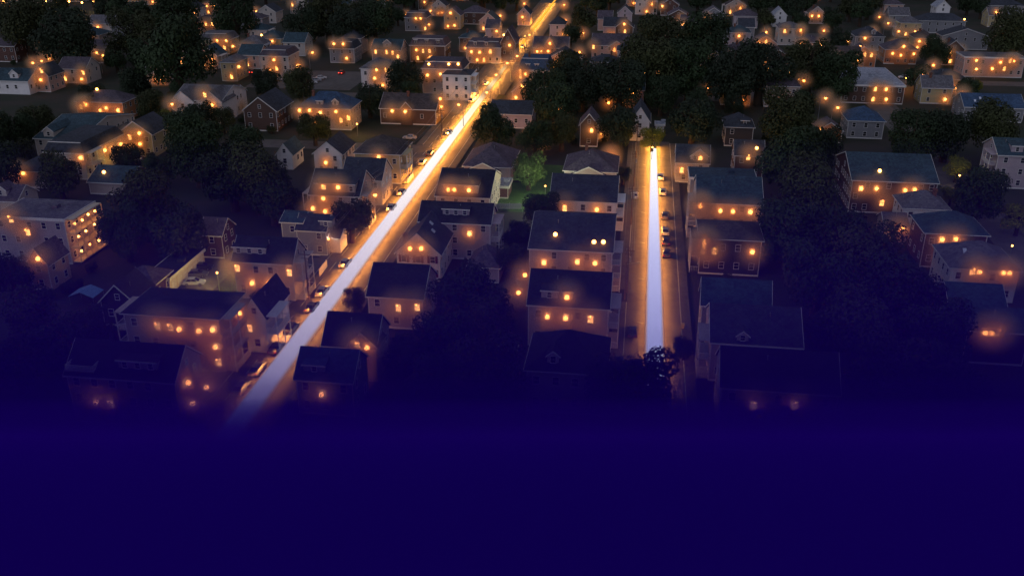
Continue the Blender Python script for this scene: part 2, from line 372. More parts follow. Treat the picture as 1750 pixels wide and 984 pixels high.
            do.prism([(xa-.27,zt-.24),(xm,zt+g-.04),(xb+.27,zt-.24),(xb+.27,zt+.04),(xm,zt+g+.24),(xa-.27,zt+.04)],'y',sb-.31,sb-.252,2)
        dob=link('dormer',do.mesh('dormer',[wm,rm,T]),r)
        dinfo.append([xa,xb,zb,zt+(0 if dk=='s' else .3),sb,dob])
    # gable wing on the front (cross gable): px0,px1,height,rise,depth forward
    if gab:
        for (p0,p1,gh,gr,gd) in gab:
            yw=y0-gd; py=(L[1]+Rr[1])/2
            xa=ray(p0,py); xb=ray(p1,py); xa=xa[0]*yw/xa[1]-x0; xb=xb[0]*yw/xb[1]-x0; xm=(xa+xb)/2
            yb=d/2
            wg=MB(); wg.prism([(xa,0),(xb,0),(xb,gh),(xm,gh+gr),(xa,gh)],'y',-gd,yb,0)
            P=[(xa-.4,gh-.25),(xm,gh+gr),(xb+.4,gh-.25)]
            wg.prism(P+[(u,z+th) for u,z in P[::-1]],'y',-gd-.3,yb+.2,1)
            wg.prism([(u,z-.04) for u,z in P]+[(u,z+th+.03) for u,z in P[::-1]],'y',-gd-.36,-gd-.302,2)
            wo_=link('gable_wing',wg.mesh('gable_wing',[wm,rm,T]),r)
            dinfo.append([xa,xb,.5,gh+gr*.7,-gd,wo_])
    # lit windows and their lamps
    occ=[]
    def put(xx,yy,zz,face,par,kind='w',litk=True,size=(.95,1.35)):
        rz={'s':0,'e':R(90),'w':R(-90)}[face]
        dv={'s':(0,-1),'e':(1,0),'w':(-1,0)}[face]
        if litk:
            wo2=link('lit_window',winm(size[0],size[1],True,fr),par,(xx,yy,zz),rz)
            q_=RL.random(); kk=lampk*RL.choice((.7,1,1,1.35))*(1.45 if y0>300 else 1)
            if q_<.62:
                lo=link('wall_lamp',g_me,r,(xx+dv[0]*.66,yy+dv[1]*.66,zz+.15),rz); link('bracket',br_me,lo)
                point(lo,(0,0,0),LAMP_P*kk); lamp_halo(lo)
            else:      # bright window; small bracket lamp added above it to light the wall
                wo2.data=winm(size[0],size[1],4,fr)
                lo=link('wall_lamp',gs_me,r,(xx+dv[0]*.7,yy+dv[1]*.7,zz+size[1]/2+.12),rz); link('bracket',br_me,lo)
                point(lo,(0,0,0),LAMP_P*kk*.9,r=.2); lamp_halo(lo)
        else: link('window',winm(size[0],size[1],False,fr),par,(xx,yy,zz),rz)
    for lp in lit:
        dr=ray(lp[0],lp[1]); done=False
        for di in dinfo:
            k=(y0+di[4])/dr[1]; xx=dr[0]*k-x0; zz=H+dr[2]*k
            if di[0]-.2<=xx<=di[1]+.2 and di[2]-.6<=zz<=di[3]+.8:
                zz=max(di[2]+.75,min(zz,di[3]-.7)) if di[4]>0 else zz
                put(xx,di[4],zz,'s',di[5],size=(.95,1.0) if di[4]>0 else (.95,1.35)); occ.append(('d',xx,zz)); done=True; break
        if done: continue
        k=y0/dr[1]; xx=dr[0]*k-x0; zz=H+dr[2]*k
        ztop=h+.6 if roof!='gy' else h+rise*(1-abs(xx-W/2)/(W/2))
        if -.3<=xx<=W+.3 and .2<=zz<=ztop:
            xx=max(.7,min(W-.7,xx)); zz=min(zz,ztop-(1.0 if roof!='gy' else .9)); zz=max(zz,1.3); put(xx,0,zz,'s',r); occ.append(('s',xx,zz)); continue
        fx=x1 if x1<0 else x0
        if abs(dr[0])>1e-6:
            k=fx/dr[0]; yy=dr[1]*k-y0; zz=H+dr[2]*k
            if k>0 and -.2<=yy<=d+.5 and .2<=zz<=(h+1 if roof!='gx' else h+rise):
                zz=max(zz,1.3); put(fx-x0,max(.7,min(d-.7,yy)),zz,'e' if x1<0 else 'w',r); occ.append(('e',yy,zz)); continue
        # roof: march along the ray
        hit=None
        for i in range(400):
            zz=h+rise+1-i*.05; k=(zz-H)/dr[2]; xx=dr[0]*k-x0; yy=dr[1]*k-y0
            if 0<=xx<=W and 0<=yy<=d and zz<=rz_at(xx,yy)+.3: hit=(xx,yy,zz); break
        if hit:
            lo=link('roof_lamp',g_me,r,(hit[0],hit[1],hit[2]+.45)); point(lo,(0,0,0),LAMP_P*lampk*.8)
            sm=MB(); sm.tube((0,0,-.7),(0,0,-.3),.06,.06,6); link('stem',sm.mesh('stem',METAL),lo)
        else:
            k=(y0-.1)/dr[1]; xx=max(.7,min(W-.7,dr[0]*k-x0)); zz=max(1.4,min(h-1,H+dr[2]*k)); put(xx,0,zz,'s',r); occ.append(('s',xx,zz))
    # dark windows
    if win:
        ns=max(1,int(h/2.8)); zs=[h/ns*(i+.55) for i in range(ns)]
        if roof=='man': pass
        n=max(1,int((W-.8)/dens)); xs=[(i+.5)*W/n for i in range(n)]
        for zz in zs:
            for xx in xs:
                if any(o[0]=='s' and abs(o[1]-xx)<1.5 and abs(o[2]-zz)<1.7 for o in occ) or random.random()<.08: continue
                if gab and any(di[4]<0 and di[0]-.8<xx<di[1]+.8 for di in dinfo): continue
                put(xx,0,zz,'s',r,litk=False)
                if shut:
                    for q in(-.82,.82): link('shutter',sh_me,r,(xx+q,-.01,zz))
        if roof=='gy' and rise>2 and not any(o[0]=='s' and o[2]>h-.3 for o in occ): put(W/2,0,h+rise*.3,'s',r,litk=False,size=(.8,1.1))
        n=max(1,int((d-.8)/dens)); ys=[(i+.5)*d/n for i in range(n)]
        f='e' if (x0+x1)/2<0 else 'w'; xx=W if f=='e' else 0
        for zz in zs:
            for yy in ys:
                if any(o[0]=='e' and abs(o[1]-yy)<1.5 and abs(o[2]-zz)<1.7 for o in occ) or random.random()<.12: continue
                if (f in porches) : 
                    if random.random()<.3: continue
                put(xx,yy,zz,f,r,litk=False)
        if roof=='gx' and rise>2: put(xx,d/2,h+rise*.25,f,r,litk=False,size=(.8,1.1))
        for di in dinfo:
            if di[4]<=0 and di[4]>-.01: continue
            w_=di[1]-di[0]; n=max(1,int(w_/1.9))
            if di[4]>0:
                hh=di[3]-di[2]; sz=min(1.1,hh*.6)
                for i in range(n):
                    xx2=di[0]+(i+.5)*w_/n
                    if any(o[0]=='d' and abs(o[1]-xx2)<1.2 for o in occ): continue
                    put(xx2,di[4],di[2]+hh*.55,'s',di[5],litk=False,size=(.75,max(.5,round(sz,1))))
            else:
                for zz in zs:
                    for i in range(max(1,int(w_/2.6))):
                        xx2=di[0]+(i+.5)*w_/max(1,int(w_/2.6))
                        if zz>di[3] or any(o[0]=='d' and abs(o[1]-xx2)<1.4 and abs(o[2]-zz)<1.6 for o in occ): continue
                        put(xx2,di[4],zz,'s',di[5],litk=False)
        # front door
        dm=MB(); dm.box((-.5,-.06,0),(.5,-.003,2.1),0); dm.box((-.62,-.09,0),(-.5,-.003,2.22),1); dm.box((.5,-.09,0),(.62,-.003,2.22),1); dm.box((-.5,-.09,2.1),(.5,-.003,2.22),1)
    # stacked porches
    for f in porches:
        pd=1.9; x_a,x_b=(W,W+pd) if f=='e' else (-pd,0)
        ns=max(1,int(h/2.9)); pb=MB(); ya,yb=.4,min(d-.4,6.5)
        for i in range(ns):
            z=.35+i*(h-.4)/ns
            pb.box((x_a+.003,ya,z-.2),(x_b-.003,yb,z),1)
            xo=x_b-.1 if f=='e' else x_a+.02
            pb.box((xo,ya,z+.95),(xo+.08,yb,z+1.05))
            for sy in(ya,yb-.08): pb.box((x_a+.1,sy,z+.95),(x_b-.1,sy+.08,z+1.05))
            k=int((yb-ya)/.3)
            for j in range(k): pb.box((xo+.02,ya+j*.3+.1,z),(xo+.06,ya+j*.3+.16,z+.95))
            for j in range(5): pb.box((x_a+.15+j*.34,ya+.02,z),(x_a+.2+j*.34,ya+.06,z+.95))
        xo=x_b-.16 if f=='e' else x_a
        for sy in(ya,(ya+yb)/2,yb-.16): pb.box((xo,sy,0),(xo+.16,sy+.16,h-.2))
        pb.box((x_a+.003,ya-.2,h-.2),(x_b+.2,yb+.2,h-.02),1)
        link('porch',pb.mesh('porch',[T,wm]),r)
    if porch:  # front porch: px0,px1,lit
        p0,p1,pl=porch; py=(L[1]+Rr[1])/2; xa=ray(p0,py); xb=ray(p1,py); xa=xa[0]*y0/xa[1]-x0; xb=xb[0]*y0/xb[1]-x0
        pb=MB(); pb.box((xa,-2.2,0),(xb,-.003,.4),1); pb.prism([(-2.5,2.7),(-.003,3.2),(-.003,3.4),(-2.5,2.85)],'x',xa-.2,xb+.2,2)
        k=max(2,int((xb-xa)/2.2)+1)
        for i in range(k): xx=xa+.05+(xb-xa-.2)*i/(k-1); pb.box((xx,-2.1,.4),(xx+.15,-1.95,2.72))
        pb.box((xa,-2.08,1.2),(xb,-2.0,1.3))
        for i in range(3): pb.box(((xa+xb)/2-.7,-2.2-.3*(i+1),0),((xa+xb)/2+.7,-2.2-.3*i,.4-.1*(i+1)),1)
        po=link('porch',pb.mesh('porch',[T,wm,rm]),r)
        if pl:
            lo=link('porch_lamp',g_me,po,((xa+xb)/2,-1.2,2.2)); point(lo,(0,0,0),LAMP_P*pl)
    for (cx,cy_) in chim:
        k=ray(cx,cy_); # place on the roof by fraction
        link('chimney',ch_me,r,(W*cx,d*cy_,rz_at(W*cx,d*cy_)+(.0)))
    for (sx,sy) in sky_l:
        sm=MB(); s_=rise/(W/2) if roof=='gy' else rise/(d/2)
        x_,y_=W*sx,d*sy; z_=rz_at(x_,y_)+.26
        if roof=='gy':
            sg=1 if sx<.5 else -1; sm.add([(-.35,-.55,-.35*s_*sg),(.35,-.55,.35*s_*sg),(.35,.55,.35*s_*sg),(-.35,.55,-.35*s_*sg)]+[(a_,b2,c_+.08) for a_,b2,c_ in [(-.35,-.55,-.35*s_*sg),(.35,-.55,.35*s_*sg),(.35,.55,.35*s_*sg),(-.35,.55,-.35*s_*sg)]],[(0,3,2,1),(4,5,6,7),(0,1,5,4),(1,2,6,5),(2,3,7,6),(3,0,4,7)])
        else:
            q=[(-.35,-.55,-.55*s_),(.35,-.55,-.55*s_),(.35,.55,.55*s_),(-.35,.55,.55*s_)]
            sm.add(q+[(a_,b2,c_+.08) for a_,b2,c_ in q],[(0,3,2,1),(4,5,6,7),(0,1,5,4),(1,2,6,5),(2,3,7,6),(3,0,4,7)])
        link('skylight',sm.mesh('skylight',mat('skylight_glass',(.55,.6,.7),.15,.05,1,spec=.8)),r,(x_,y_,z_))
    if rise>1 and roof!='man' and random.random()<.5: 
        x_,y_=W*random.uniform(.3,.7),d*.35; link('vent_pipe',vp_me,r,(x_,y_,rz_at(x_,y_)+.2))
    return r
# ------------------------------------------------------------------ the houses, near to far; pixel coordinates are those of the 1750 px photograph
Hs=house
# --- west of the long road
Hs('wooden_house','long purple-grey house with a white railed roof deck and a wide front dormer',(110,640),(300,648),8.5,ry=584,rise=3.6,wall='mauve',rc='black',
   lit=[(168,685),(190,690),(322,690),(315,655),(350,658)],dorm=[(205,270,2.3,'s',1.0)],nick='roof deck house')
deck=HOUSES[-1]
Hs('apartment_house','big three-storey tenement with a low roof, five lit upper windows and end porches',(212,534),(372,546),10.1,by=500,roof='hip',rise=.9,wall='beige',rc='black',
   lit=[(270,557),(291,559),(309,561),(343,564),(366,562),(403,536),(371,591),(374,618)],porches=('e','w'),nick='big low-roofed tenement',fr=True)
Hs('wooden_house','narrow white gabled house with bay windows right behind the big tenement',(418,538),(452,541),7.2,d=11,roof='gy',rise=3.2,wall='white',rc='slate',lit=[(424,560)],porches=('e',),nick='narrow white bay house')
Hs('wooden_house','grey-white house with a dark blue roof and wide dormer beside the lit car park',(398,444),(499,449),8.2,ry=405,rise=3.6,wall='cream',rc='black',
   lit=[(433,483),(461,483),(397,458),(497,466)],dorm=[(400,455,2.3,'s',1.0)],porches=('e',),nick='wide-dormer house by the car park')
Hs('garage_row','long low row of garages with pale doors beside the lit car park',(248,474),(288,477),3.2,by=424,roof='fl',rise=.2,wall='cream',rc='black',win=False,nick='garage row',cat='garages')
gar=HOUSES[-1]
Hs('wooden_house','small dark clapboard house with a steep purple roof beyond the garage row',(343,399),(378,402),5.6,ry=372,rise=2.6,wall='brown',rc='purple',nick='small dark house',)
Hs('wooden_house','dark gabled house with one white-framed attic window behind a blue tarpaulin',(172,514),(232,518),5.0,by=488,roof='gy',rise=3.4,wall='dark',rc='black',nick='dark gabled house')
Hs('wooden_house','low hip-roofed purple-grey house between the garages and the dark gabled house',(206,484),(262,488),4.2,by=462,roof='hip',rise=2.6,wall='brown',rc='purple',nick='low hip-roofed house')
Hs('apartment_block','tall flat-roofed apartment block with a brightly lit glazed porch on its end',(0,363),(97,383),10.2,by=343,roof='fl',rise=.3,wall='mauve',rc='greyroof',
   lit=[(18,370),(48,397)],nick='flat-roofed block',cat='apartment block')
blk=HOUSES[-1]
Hs('wooden_house','narrow pink gabled cottage with one lit window below the flat-roofed block',(48,448),(80,450),6.0,d=7,roof='gy',rise=3.0,wall='pink',rc='purple',lit=[(68,441)],nick='narrow pink cottage')
Hs('wooden_house','grey house with a white dormer cut off by the left edge of the picture',(-40,340),(28,344),7,d=8,rise=2.6,wall='cream',rc='purple',dorm=[(-8,12,2.2,'g')],nick='edge house with dormer')
Hs('wooden_house','long pale house with three white dormers and two lit upper windows',(78,258),(140,263),7.6,by=226,roof='man',rise=2.6,wall='cream',rc='slate',
   lit=[(176,258),(188,255),(203,247),(144,270)],porches=('e',),nick='long dormered house')
Hs('wooden_house','low porch wing with a pair of lamps glowing at its far corner',(22,290),(76,296),4.6,by=262,roof='hip',rise=2.8,wall='beige',rc='slate',lit=[(22,294),(30,298),(42,296)],nick='porch wing with a pair of lamps')
Hs('wooden_house','low dark-roofed garage house with a single lamp shining on its roof',(152,310),(218,314),3.4,by=288,rise=2.6,wall='beige',rc='teal',lit=[(178,297)],win=False,nick='single-lamp garage house')
Hs('wooden_house','olive-green two-gabled house with yellow-lit front windows',(206,226),(256,231),7.0,d=12,roof='gy',rise=3.6,wall='green',rc='slate',lit=[(222,235),(240,228),(241,246),(222,252)],
   gab=[(188,214,6.4,2.4,.6)],nick='green two-gabled house')
Hs('wooden_house','teal-roofed house with a small white gable in its front roof slope',(60,236),(134,240),5.6,ry=196,rise=3.2,wall='cream',rc='teal',dorm=[(75,92,2.0,'g')],nick='teal-roofed house')
Hs('wooden_house','orange-lit house with seven glowing porch lamps among dark trees',(134,172),(205,178),6.4,d=10,roof='hip',rise=3.2,wall='orange',rc='purple',
   lit=[(143,163),(166,155),(139,183),(149,179),(173,189),(183,185),(203,189)],nick='orange seven-lamp house',lampk=1.2)
Hs('wooden_house','large white house with twin front gables and a lit arched porch',(296,170),(378,173),7.6,by=150,rise=3.0,wall='white',rc='greyroof',
   lit=[(350,163),(364,180),(367,196)],gab=[(292,330,7.2,3.4,1.2),(342,378,7.4,3.4,1.0)],porch=(322,350,1.4),nick='white twin-gabled house')
Hs('wooden_house','white side wing with two lit windows joined to the twin-gabled house',(380,172),(414,158),6.2,d=10,rise=2.8,wall='white',rc='purple',lit=[(399,187),(406,182)],nick='white side wing')
Hs('wooden_house','dark brown gabled house with white window frames beside the blue-roofed mansion',(418,187),(470,191),6.8,d=15,roof='gy',rise=4.2,wall='brown',rc='slate',nick='dark brown gabled house')
Hs('mansion','blue-roofed mansion with small roof dormers, a tall chimney and a glowing side porch',(508,184),(598,187),7.0,d=12,roof='hip',rise=4.4,wall='beige',rc='blue',
   lit=[(513,189),(530,189),(548,193),(575,191),(539,211),(583,206),(596,202)],dorm=[(541,552,2.2,'s'),(568,578,2.2,'g')],chim=[(.25,.35)],nick='blue-roofed mansion')
Hs('apartment_house','narrow cream triple-decker with six lamps on its stacked bays',(446,94),(490,97),9.6,d=13,roof='man',rise=2.2,wall='cream',rc='purple',
   lit=[(469,103),(464,120),(473,118),(469,136),(507,114),(501,133)],nick='six-lamp triple-decker')
Hs('wooden_house','square yellowish house with one upper and one corner lamp by the car park entrance',(379,106),(400,109),7.4,d=12,roof='hip',rise=2.2,wall='yellow',rc='greyroof',lit=[(406,115),(396,132)],nick='square yellowish house')
Hs('mansion','mansard house with glowing cream walls on a corner behind the big round tree',(344,66),(386,70),6.6,d=12,roof='man',rise=2.6,wall='yellow',rc='greyroof',lit=[(372,70),(389,68),(384,82),(396,80)],nick='cream mansard house')
Hs('wooden_house','pinkish hip-roofed house with three lit upper windows near the top left',(326,38),(376,40),6.4,d=12,roof='hip',rise=3,wall='pink',rc='purple',lit=[(352,42),(363,42),(379,43)],nick='pinkish hip-roofed house')
Hs('wooden_house','blue-roofed house with a white triangular dormer at the left edge',(-8,136),(44,140),5.2,d=12,rise=3.4,wall='white',rc='teal',dorm=[(17,31,2.4,'g')],nick='blue-roofed edge house')
Hs('wooden_house','tall narrow gabled house with two lamps one above the other',(58,128),(80,130),6.4,d=10,roof='gy',rise=3.6,wall='pink',rc='slate',lit=[(71,121),(71,137)],nick='tall two-lamp gable')
Hs('wooden_house','reddish house half hidden by the tree dome at the far left',(-10,78),(22,80),7,d=10,rise=2.5,wall='brick',rc='purple',lit=[],nick='reddish far-left house')
Hs('wooden_house','pale mansard house with two glowing dormer windows and a green porch lamp',(564,82),(604,84),6.4,d=11,roof='man',rise=2.8,wall='grey',rc='slate',lit=[(571,74),(587,74),(593,100)],dorm=[(567,576,2.2,'g'),(583,592,2.2,'g')],nick='pale mansard house')
Hs('wooden_house','gable-roofed grey house with a row of small yellow porch lamps',(636,84),(684,86),6.8,d=12,rise=3.4,wall='grey',rc='teal',lit=[(642,89),(661,90),(671,91),(680,97)],dorm=[(655,668,2.6,'g')],nick='yellow-porch grey house')
Hs('wooden_house','white hip-roofed house with two wide decks and four lamps behind a dark tree',(617,117),(662,119),7.6,d=13,roof='hip',rise=3.2,wall='white',rc='greyroof',lit=[(644,119),(662,119),(641,134),(655,148)],nick='white two-deck house')
Hs('mansion','dark brown mansard mansion with white dormers and tall glowing windows',(701,77),(760,79),7.4,d=12,roof='man',rise=2.8,wall='brown',rc='purple',lit=[(712,86),(723,88),(734,88),(735,99),(714,100)],dorm=[(708,714,2.3,'s'),(727,733,2.3,'s'),(746,752,2.3,'s')],nick='brown mansard mansion')
Hs('mansion','orange-lit mansard house at the corner of the glowing crossing',(797,80),(855,82),7.0,d=12,roof='man',rise=2.4,wall='beige',rc='purple',lit=[(806,89),(820,90),(838,89),(816,103),(827,103)],dorm=[(810,815,2.2,'s'),(829,834,2.2,'s')],nick='corner mansard house')
Hs('apartment_house','tall pinkish apartment house with a mansard storey and five round lamps',(722,116),(790,119),9.8,d=13,roof='man',rise=2.4,wall='beige',rc='purple',lit=[(733,112),(767,112),(783,112),(731,129),(753,127)],nick='pinkish apartment house')
Hs('apartment_house','flat-roofed white triple-decker with stacked balconies facing the long road',(757,128),(803,131),9.2,d=12,roof='fl',rise=.2,wall='white',rc='slate',lit=[],porches=('e',),nick='flat white triple-decker')
Hs('tudor_house','brown half-timbered house with two small striped gables and a lit end wall',(650,184),(744,188),5.4,ry=160,rise=3.6,wall='brown',rc='brownroof',lit=[(671,190),(693,191),(749,170),(751,183)],gab=[(684,704,5.2,2.4,.5)],chim=[(.45,.4)],nick='half-timbered house')
Hs('wooden_house','mansard house with two yellow upper windows near the top of the long road',(692,30),(728,31),7,d=11,roof='man',rise=2.4,wall='grey',rc='purple',lit=[(711,32),(719,32),(731,43),(739,52)],nick='upper mansard house')
Hs('wooden_house','gabled house flooded with yellow porch light near the top centre',(759,26),(786,27),7.2,d=11,roof='gy',rise=3.6,wall='yellow',rc='purple',lit=[(770,23),(766,46),(777,44),(784,55)],nick='yellow flooded gable',lampk=1.4)
Hs('church','steep-gabled reddish church beside the glowing far end of the long road',(856,72),(880,73),9,d=14,roof='gy',rise=5.5,wall='brick',rc='purple',lit=[(861,62),(871,78)],nick='steep reddish church',cat='church')
Hs('wooden_house','square yellow house with a pyramid roof and one bright upper window',(606,262),(683,265),8.2,by=243,roof='hip',rise=3.8,wall='yellow',rc='brownroof',lit=[(648,269)],porches=('e',),nick='pyramid-roofed yellow house')
Hs('wooden_house','white gabled house with dark red shutters and one lamp by its side roof',(537,261),(583,264),6.0,d=12,roof='gy',rise=3.2,wall='white',rc='slate',lit=[(558,278)],nick='white red-shuttered gable')
Hs('wooden_house','small teal-roofed white cottage behind the dark tree cluster',(474,262),(498,264),4.6,d=9,roof='gy',rise=2.8,wall='white',rc='teal',nick='teal-roofed cottage')
Hs('wooden_house','blue-roofed gabled house with a small roof terrace overlooking the long road',(585,305),(652,307),6.8,ry=270,rise=4.0,wall='cream',rc='slate',nick='blue-roofed terrace house')
Hs('wooden_house','beige house with a wide lit dormer, three lamps on its wall and a west deck',(528,332),(614,334),8.4,ry=290,rise=4.2,wall='beige',rc='slate',lit=[(553,320),(579,320),(554,339),(536,356),(557,361)],dorm=[(540,607,2.5,'s',.5)],porches=('w','e'),nick='wide lit dormer house')
Hs('wooden_house','rambling grey house with stepped roofs and a small flat dormer',(507,391),(556,395),6.0,ry=366,rise=2.4,wall='grey',rc='slate',dorm=[(547,567,1.9,'s')],nick='rambling grey house')
Hs('wooden_house','low grey wing with a long window band beside the rambling house',(481,378),(516,381),7.2,d=7,rise=1.2,wall='grey',rc='teal',nick='low grey wing')
Hs('shed','small white shed lit blue-white by one bright lamp',(556,405),(580,407),3.6,d=5,rise=1.2,wall='white',rc='purple',lit=[(561,406)],win=False,nick='bright white shed',cat='shed')
# --- between the two roads
Hs('wooden_house','purple hip-roofed house with a broad pale front gable beside the long road',(793,284),(872,287),4.6,d=17,roof='hip',rise=4.2,wall='beige',rc='purple',gab=[(797,853,3.8,2.0,.8)],nick='broad-gabled purple house',win=False)
Hs('wooden_house','dark-roofed house with a bright white dormer holding three glowing lamps',(745,334),(836,338),5.8,ry=289,rise=4.0,wall='cream',rc='black',lit=[(767,324),(777,324),(802,325)],dorm=[(758,817,2.6,'s',.9)],nick='bright dormer house')
Hs('apartment_house','wide house with a black split-level roof and one lamp on its purple wall',(716,377),(838,382),8.6,ry=346,rise=3.0,wall='mauve',rc='black',lit=[(803,399)],dorm=[(757,802,2.4,'s',1.4)],porches=('e',),nick='black split-roof house')
Hs('wooden_house','white gabled house with two round glowing upper windows and dark shutters below',(678,430),(751,434),6.2,by=393,roof='gy',rise=4.2,wall='white',rc='slate',lit=[(702,424),(721,424)],chim=[(.12,.25)],sky_l=[(.72,.45),(.62,.62)],shut=True,lampk=3.0,nick='white two-window gable')
Hs('wooden_house','dark-roofed house with two square yellow windows half hidden by a big tree',(629,503),(722,510),6.6,ry=451,rise=4.0,wall='mauve',rc='black',lit=[(681,526),(713,525)],nick='two yellow windows house')
Hs('wooden_house','dark-roofed house with a lit cross gable facing the tree clump',(552,588),(642,592),6.4,ry=535,rise=3.8,wall='mauve',rc='black',lit=[(611,590),(629,592),(624,637)],gab=[(596,642,6.6,2.3,.3)],nick='lit cross-gable house')
Hs('wooden_house','blue-roofed house with a small front dormer right beside the long light band',(505,645),(602,651),6.4,ry=595,rise=3.2,wall='blue',rc='blue',lit=[(552,672)],dorm=[(520,556,1.9,'s',.8)],nick='bright blue-roofed house')
Hs('cottage','small purple hip-roofed cottage behind the white gabled house',(801,455),(852,459),3.4,d=8,roof='hip',rise=3.4,wall='mauve',rc='purple',nick='small purple cottage')
Hs('garage','brick garage with a pale flat roof between the lit green tree and the purple house',(841,318),(868,320),3.2,d=7,roof='fl',rise=.2,wall='brick',rc='pale',win=False,nick='brick garage',cat='garage')
Hs('wooden_house','plain slate-roofed house with two lamps on a white wall behind a lamp-topped roof',(941,340),(1053,346),7.4,ry=299,rise=4.0,wall='white',rc='slate',lit=[(965,356),(1020,358)],porches=('e',),nick='plain slate-roofed house')
Hs('wooden_house','hip-roofed house with a low pale front gable next to the short road',(965,291),(1053,296),4.8,d=15,roof='hip',rise=4.2,wall='beige',rc='purple',gab=[(978,1034,4.2,2.0,.8)],win=False,chim=[(.38,.6)],nick='low pale-gabled house')
Hs('apartment_house','three-lamp house with more lamps standing on its broad dark roof',(905,424),(1046,431),8.8,ry=366,rise=3.6,wall='mauve',rc='slate',lit=[(930,448),(987,447),(1017,449),(949,404),(1015,417),(1031,417)],porches=('e',),nick='roof-lamp house')
Hs('wooden_house','dark-roofed house with a white dormer, a lit dormer and three lamps in a row',(903,518),(1040,527),8.2,ry=463,rise=4.0,wall='mauve',rc='black',lit=[(936,540),(967,542),(1009,545),(969,511)],dorm=[(925,953,2.2,'s',1.0),(961,978,2.2,'s',1.0)],porches=('e',),nick='two-dormer house')
Hs('wooden_house','dim purple-roofed house with a small front peak sinking into the navy fade',(900,632),(1034,640),7.4,d=12,roof='hip',rise=4.4,wall='mauve',rc='black',dorm=[(935,955,2.2,'g')],nick='dim purple house')
# --- east of the short road
Hs('wooden_house','pale house with one lamp in a wide gable where the short road begins',(1156,276),(1212,279),5.8,d=9,rise=3.6,wall='cream',rc='slate',lit=[(1197,271),(1165,291)],dorm=[(1180,1210,1.6,'g',.5)],nick='wide-gable one-lamp house')
Hs('apartment_house','flat teal-roofed building with four small roof vents in a row',(1180,304),(1292,308),6.2,d=9,roof='fl',rise=.2,wall='grey',rc='teal',nick='flat teal building')
Hs('wooden_house','shadowed house with a tall lamp pair on its front behind the flat teal building',(1256,264),(1306,267),6.4,d=9,rise=3,wall='brown',rc='slate',lit=[(1279,269),(1293,256)],nick='shadowed lamp-pair house')
Hs('apartment_house','broad slate-roofed house with three wall lamps and a lamp-hung side porch',(1192,345),(1303,350),9.0,ry=302,rise=3.8,wall='beige',rc='teal',lit=[(1231,360),(1252,361),(1282,362),(1177,329),(1173,345),(1181,352)],porches=('w',),nick='three-lamp porch house')
Hs('apartment_house','dim brown house with two widely spaced lamps and a green-lit corner porch',(1198,407),(1302,412),8.0,d=11,roof='hip',rise=2.2,wall='dark',rc='brownroof',lit=[(1220,429),(1285,430),(1188,418),(1187,428),(1173,379),(1166,389)],porches=('w',),nick='dim brown house')
Hs('wooden_house','plain teal-roofed house behind a small round bush on the short road',(1200,518),(1316,523),7.2,ry=478,rise=3.6,wall='grey',rc='teal',nick='plain teal-roofed house')
Hs('wooden_house','dark house with a tiny white peaked dormer at its long eave',(1216,583),(1370,592),7.4,ry=523,rise=3.8,wall='mauve',rc='slate',dorm=[(1259,1279,1.2,'g',.2)],porches=('w',),nick='tiny-dormer house')
Hs('wooden_house','large shadowy slate-roofed house nearest the bottom right of the short road',(1234,662),(1432,668),7.8,ry=598,rise=4,wall='mauve',rc='black',lit=[(1288,692),(1358,692)],nick='large shadowy house')
Hs('brick_house','long brown brick house with a row of six tall windows and a roof lamp',(1457,307),(1603,313),8.4,ry=263,rise=4.0,wall='brown',rc='teal',lit=[(1471,322),(1497,322),(1546,325),(1562,324),(1507,347),(1503,295)],nick='long brown brick house',dens=2.2)
Hs('wooden_house','grey hip-roofed house with a red chimney in front of the long brick house',(1545,356),(1622,359),6.6,d=9,roof='hip',rise=3.2,wall='white',rc='greyroof',chim=[(.75,.5)],nick='grey hip-roofed house')
Hs('wooden_house','small lean-to house with a close pair of lamps below its grey roof',(1512,384),(1552,387),4.4,d=7,rise=1.8,wall='beige',rc='purple',lit=[(1528,391),(1541,391)],win=False,nick='lean-to with paired lamps')
Hs('brick_house','brick-red house with a wide dark teal hip roof beside the brown dirt road',(1582,398),(1688,403),7.8,d=11,roof='hip',rise=3.4,wall='brick',rc='teal',lit=[(1609,409),(1632,408),(1603,440)],nick='brick-red hip house')
Hs('wooden_house','white house with a pale pyramid roof and two pairs of lamps',(1626,458),(1742,463),6.8,d=12,roof='hip',rise=3.8,wall='white',rc='greyroof',lit=[(1662,464),(1672,464),(1713,465),(1723,465)],nick='pale pyramid-roofed house',sky_l=[(.25,.3)])
Hs('wooden_house','dim teal-roofed house below the pale pyramid-roofed house',(1625,528),(1720,533),7,d=10,rise=3,wall='brown',rc='teal',nick='dim teal-roofed house')
Hs('wooden_house','nearly black house with three lamps close together in a row',(1655,562),(1760,568),6.5,d=8,rise=2.4,wall='brown',rc='teal',lit=[(1682,566),(1693,566),(1705,567)],win=False,nick='three close lamps house')
Hs('apartment_house','white three-storey porch house cut off by the right edge',(1706,264),(1765,267),9.2,d=12,rise=3,wall='mauve',rc='teal',dorm=[(1728,1748,2.2,'s')],porches=('w',),nick='right-edge porch house')
Hs('shop_building','flat white-roofed commercial building with four tall glowing windows',(1440,144),(1548,149),6.6,by=118,roof='fl',rise=.2,wall='brown',rc='pale',lit=[(1496,153),(1492,170),(1514,153),(1514,170)],nick='white-roofed commercial building',cat='building',lampk=1.2)
Hs('wooden_house','orange gabled house with four lit windows left of the white-roofed building',(1286,74),(1329,76),6.0,d=11,roof='gy',rise=3.4,wall='pink',rc='purple',lit=[(1297,74),(1309,72),(1312,85),(1301,88)],nick='orange gabled house',lampk=1.2)
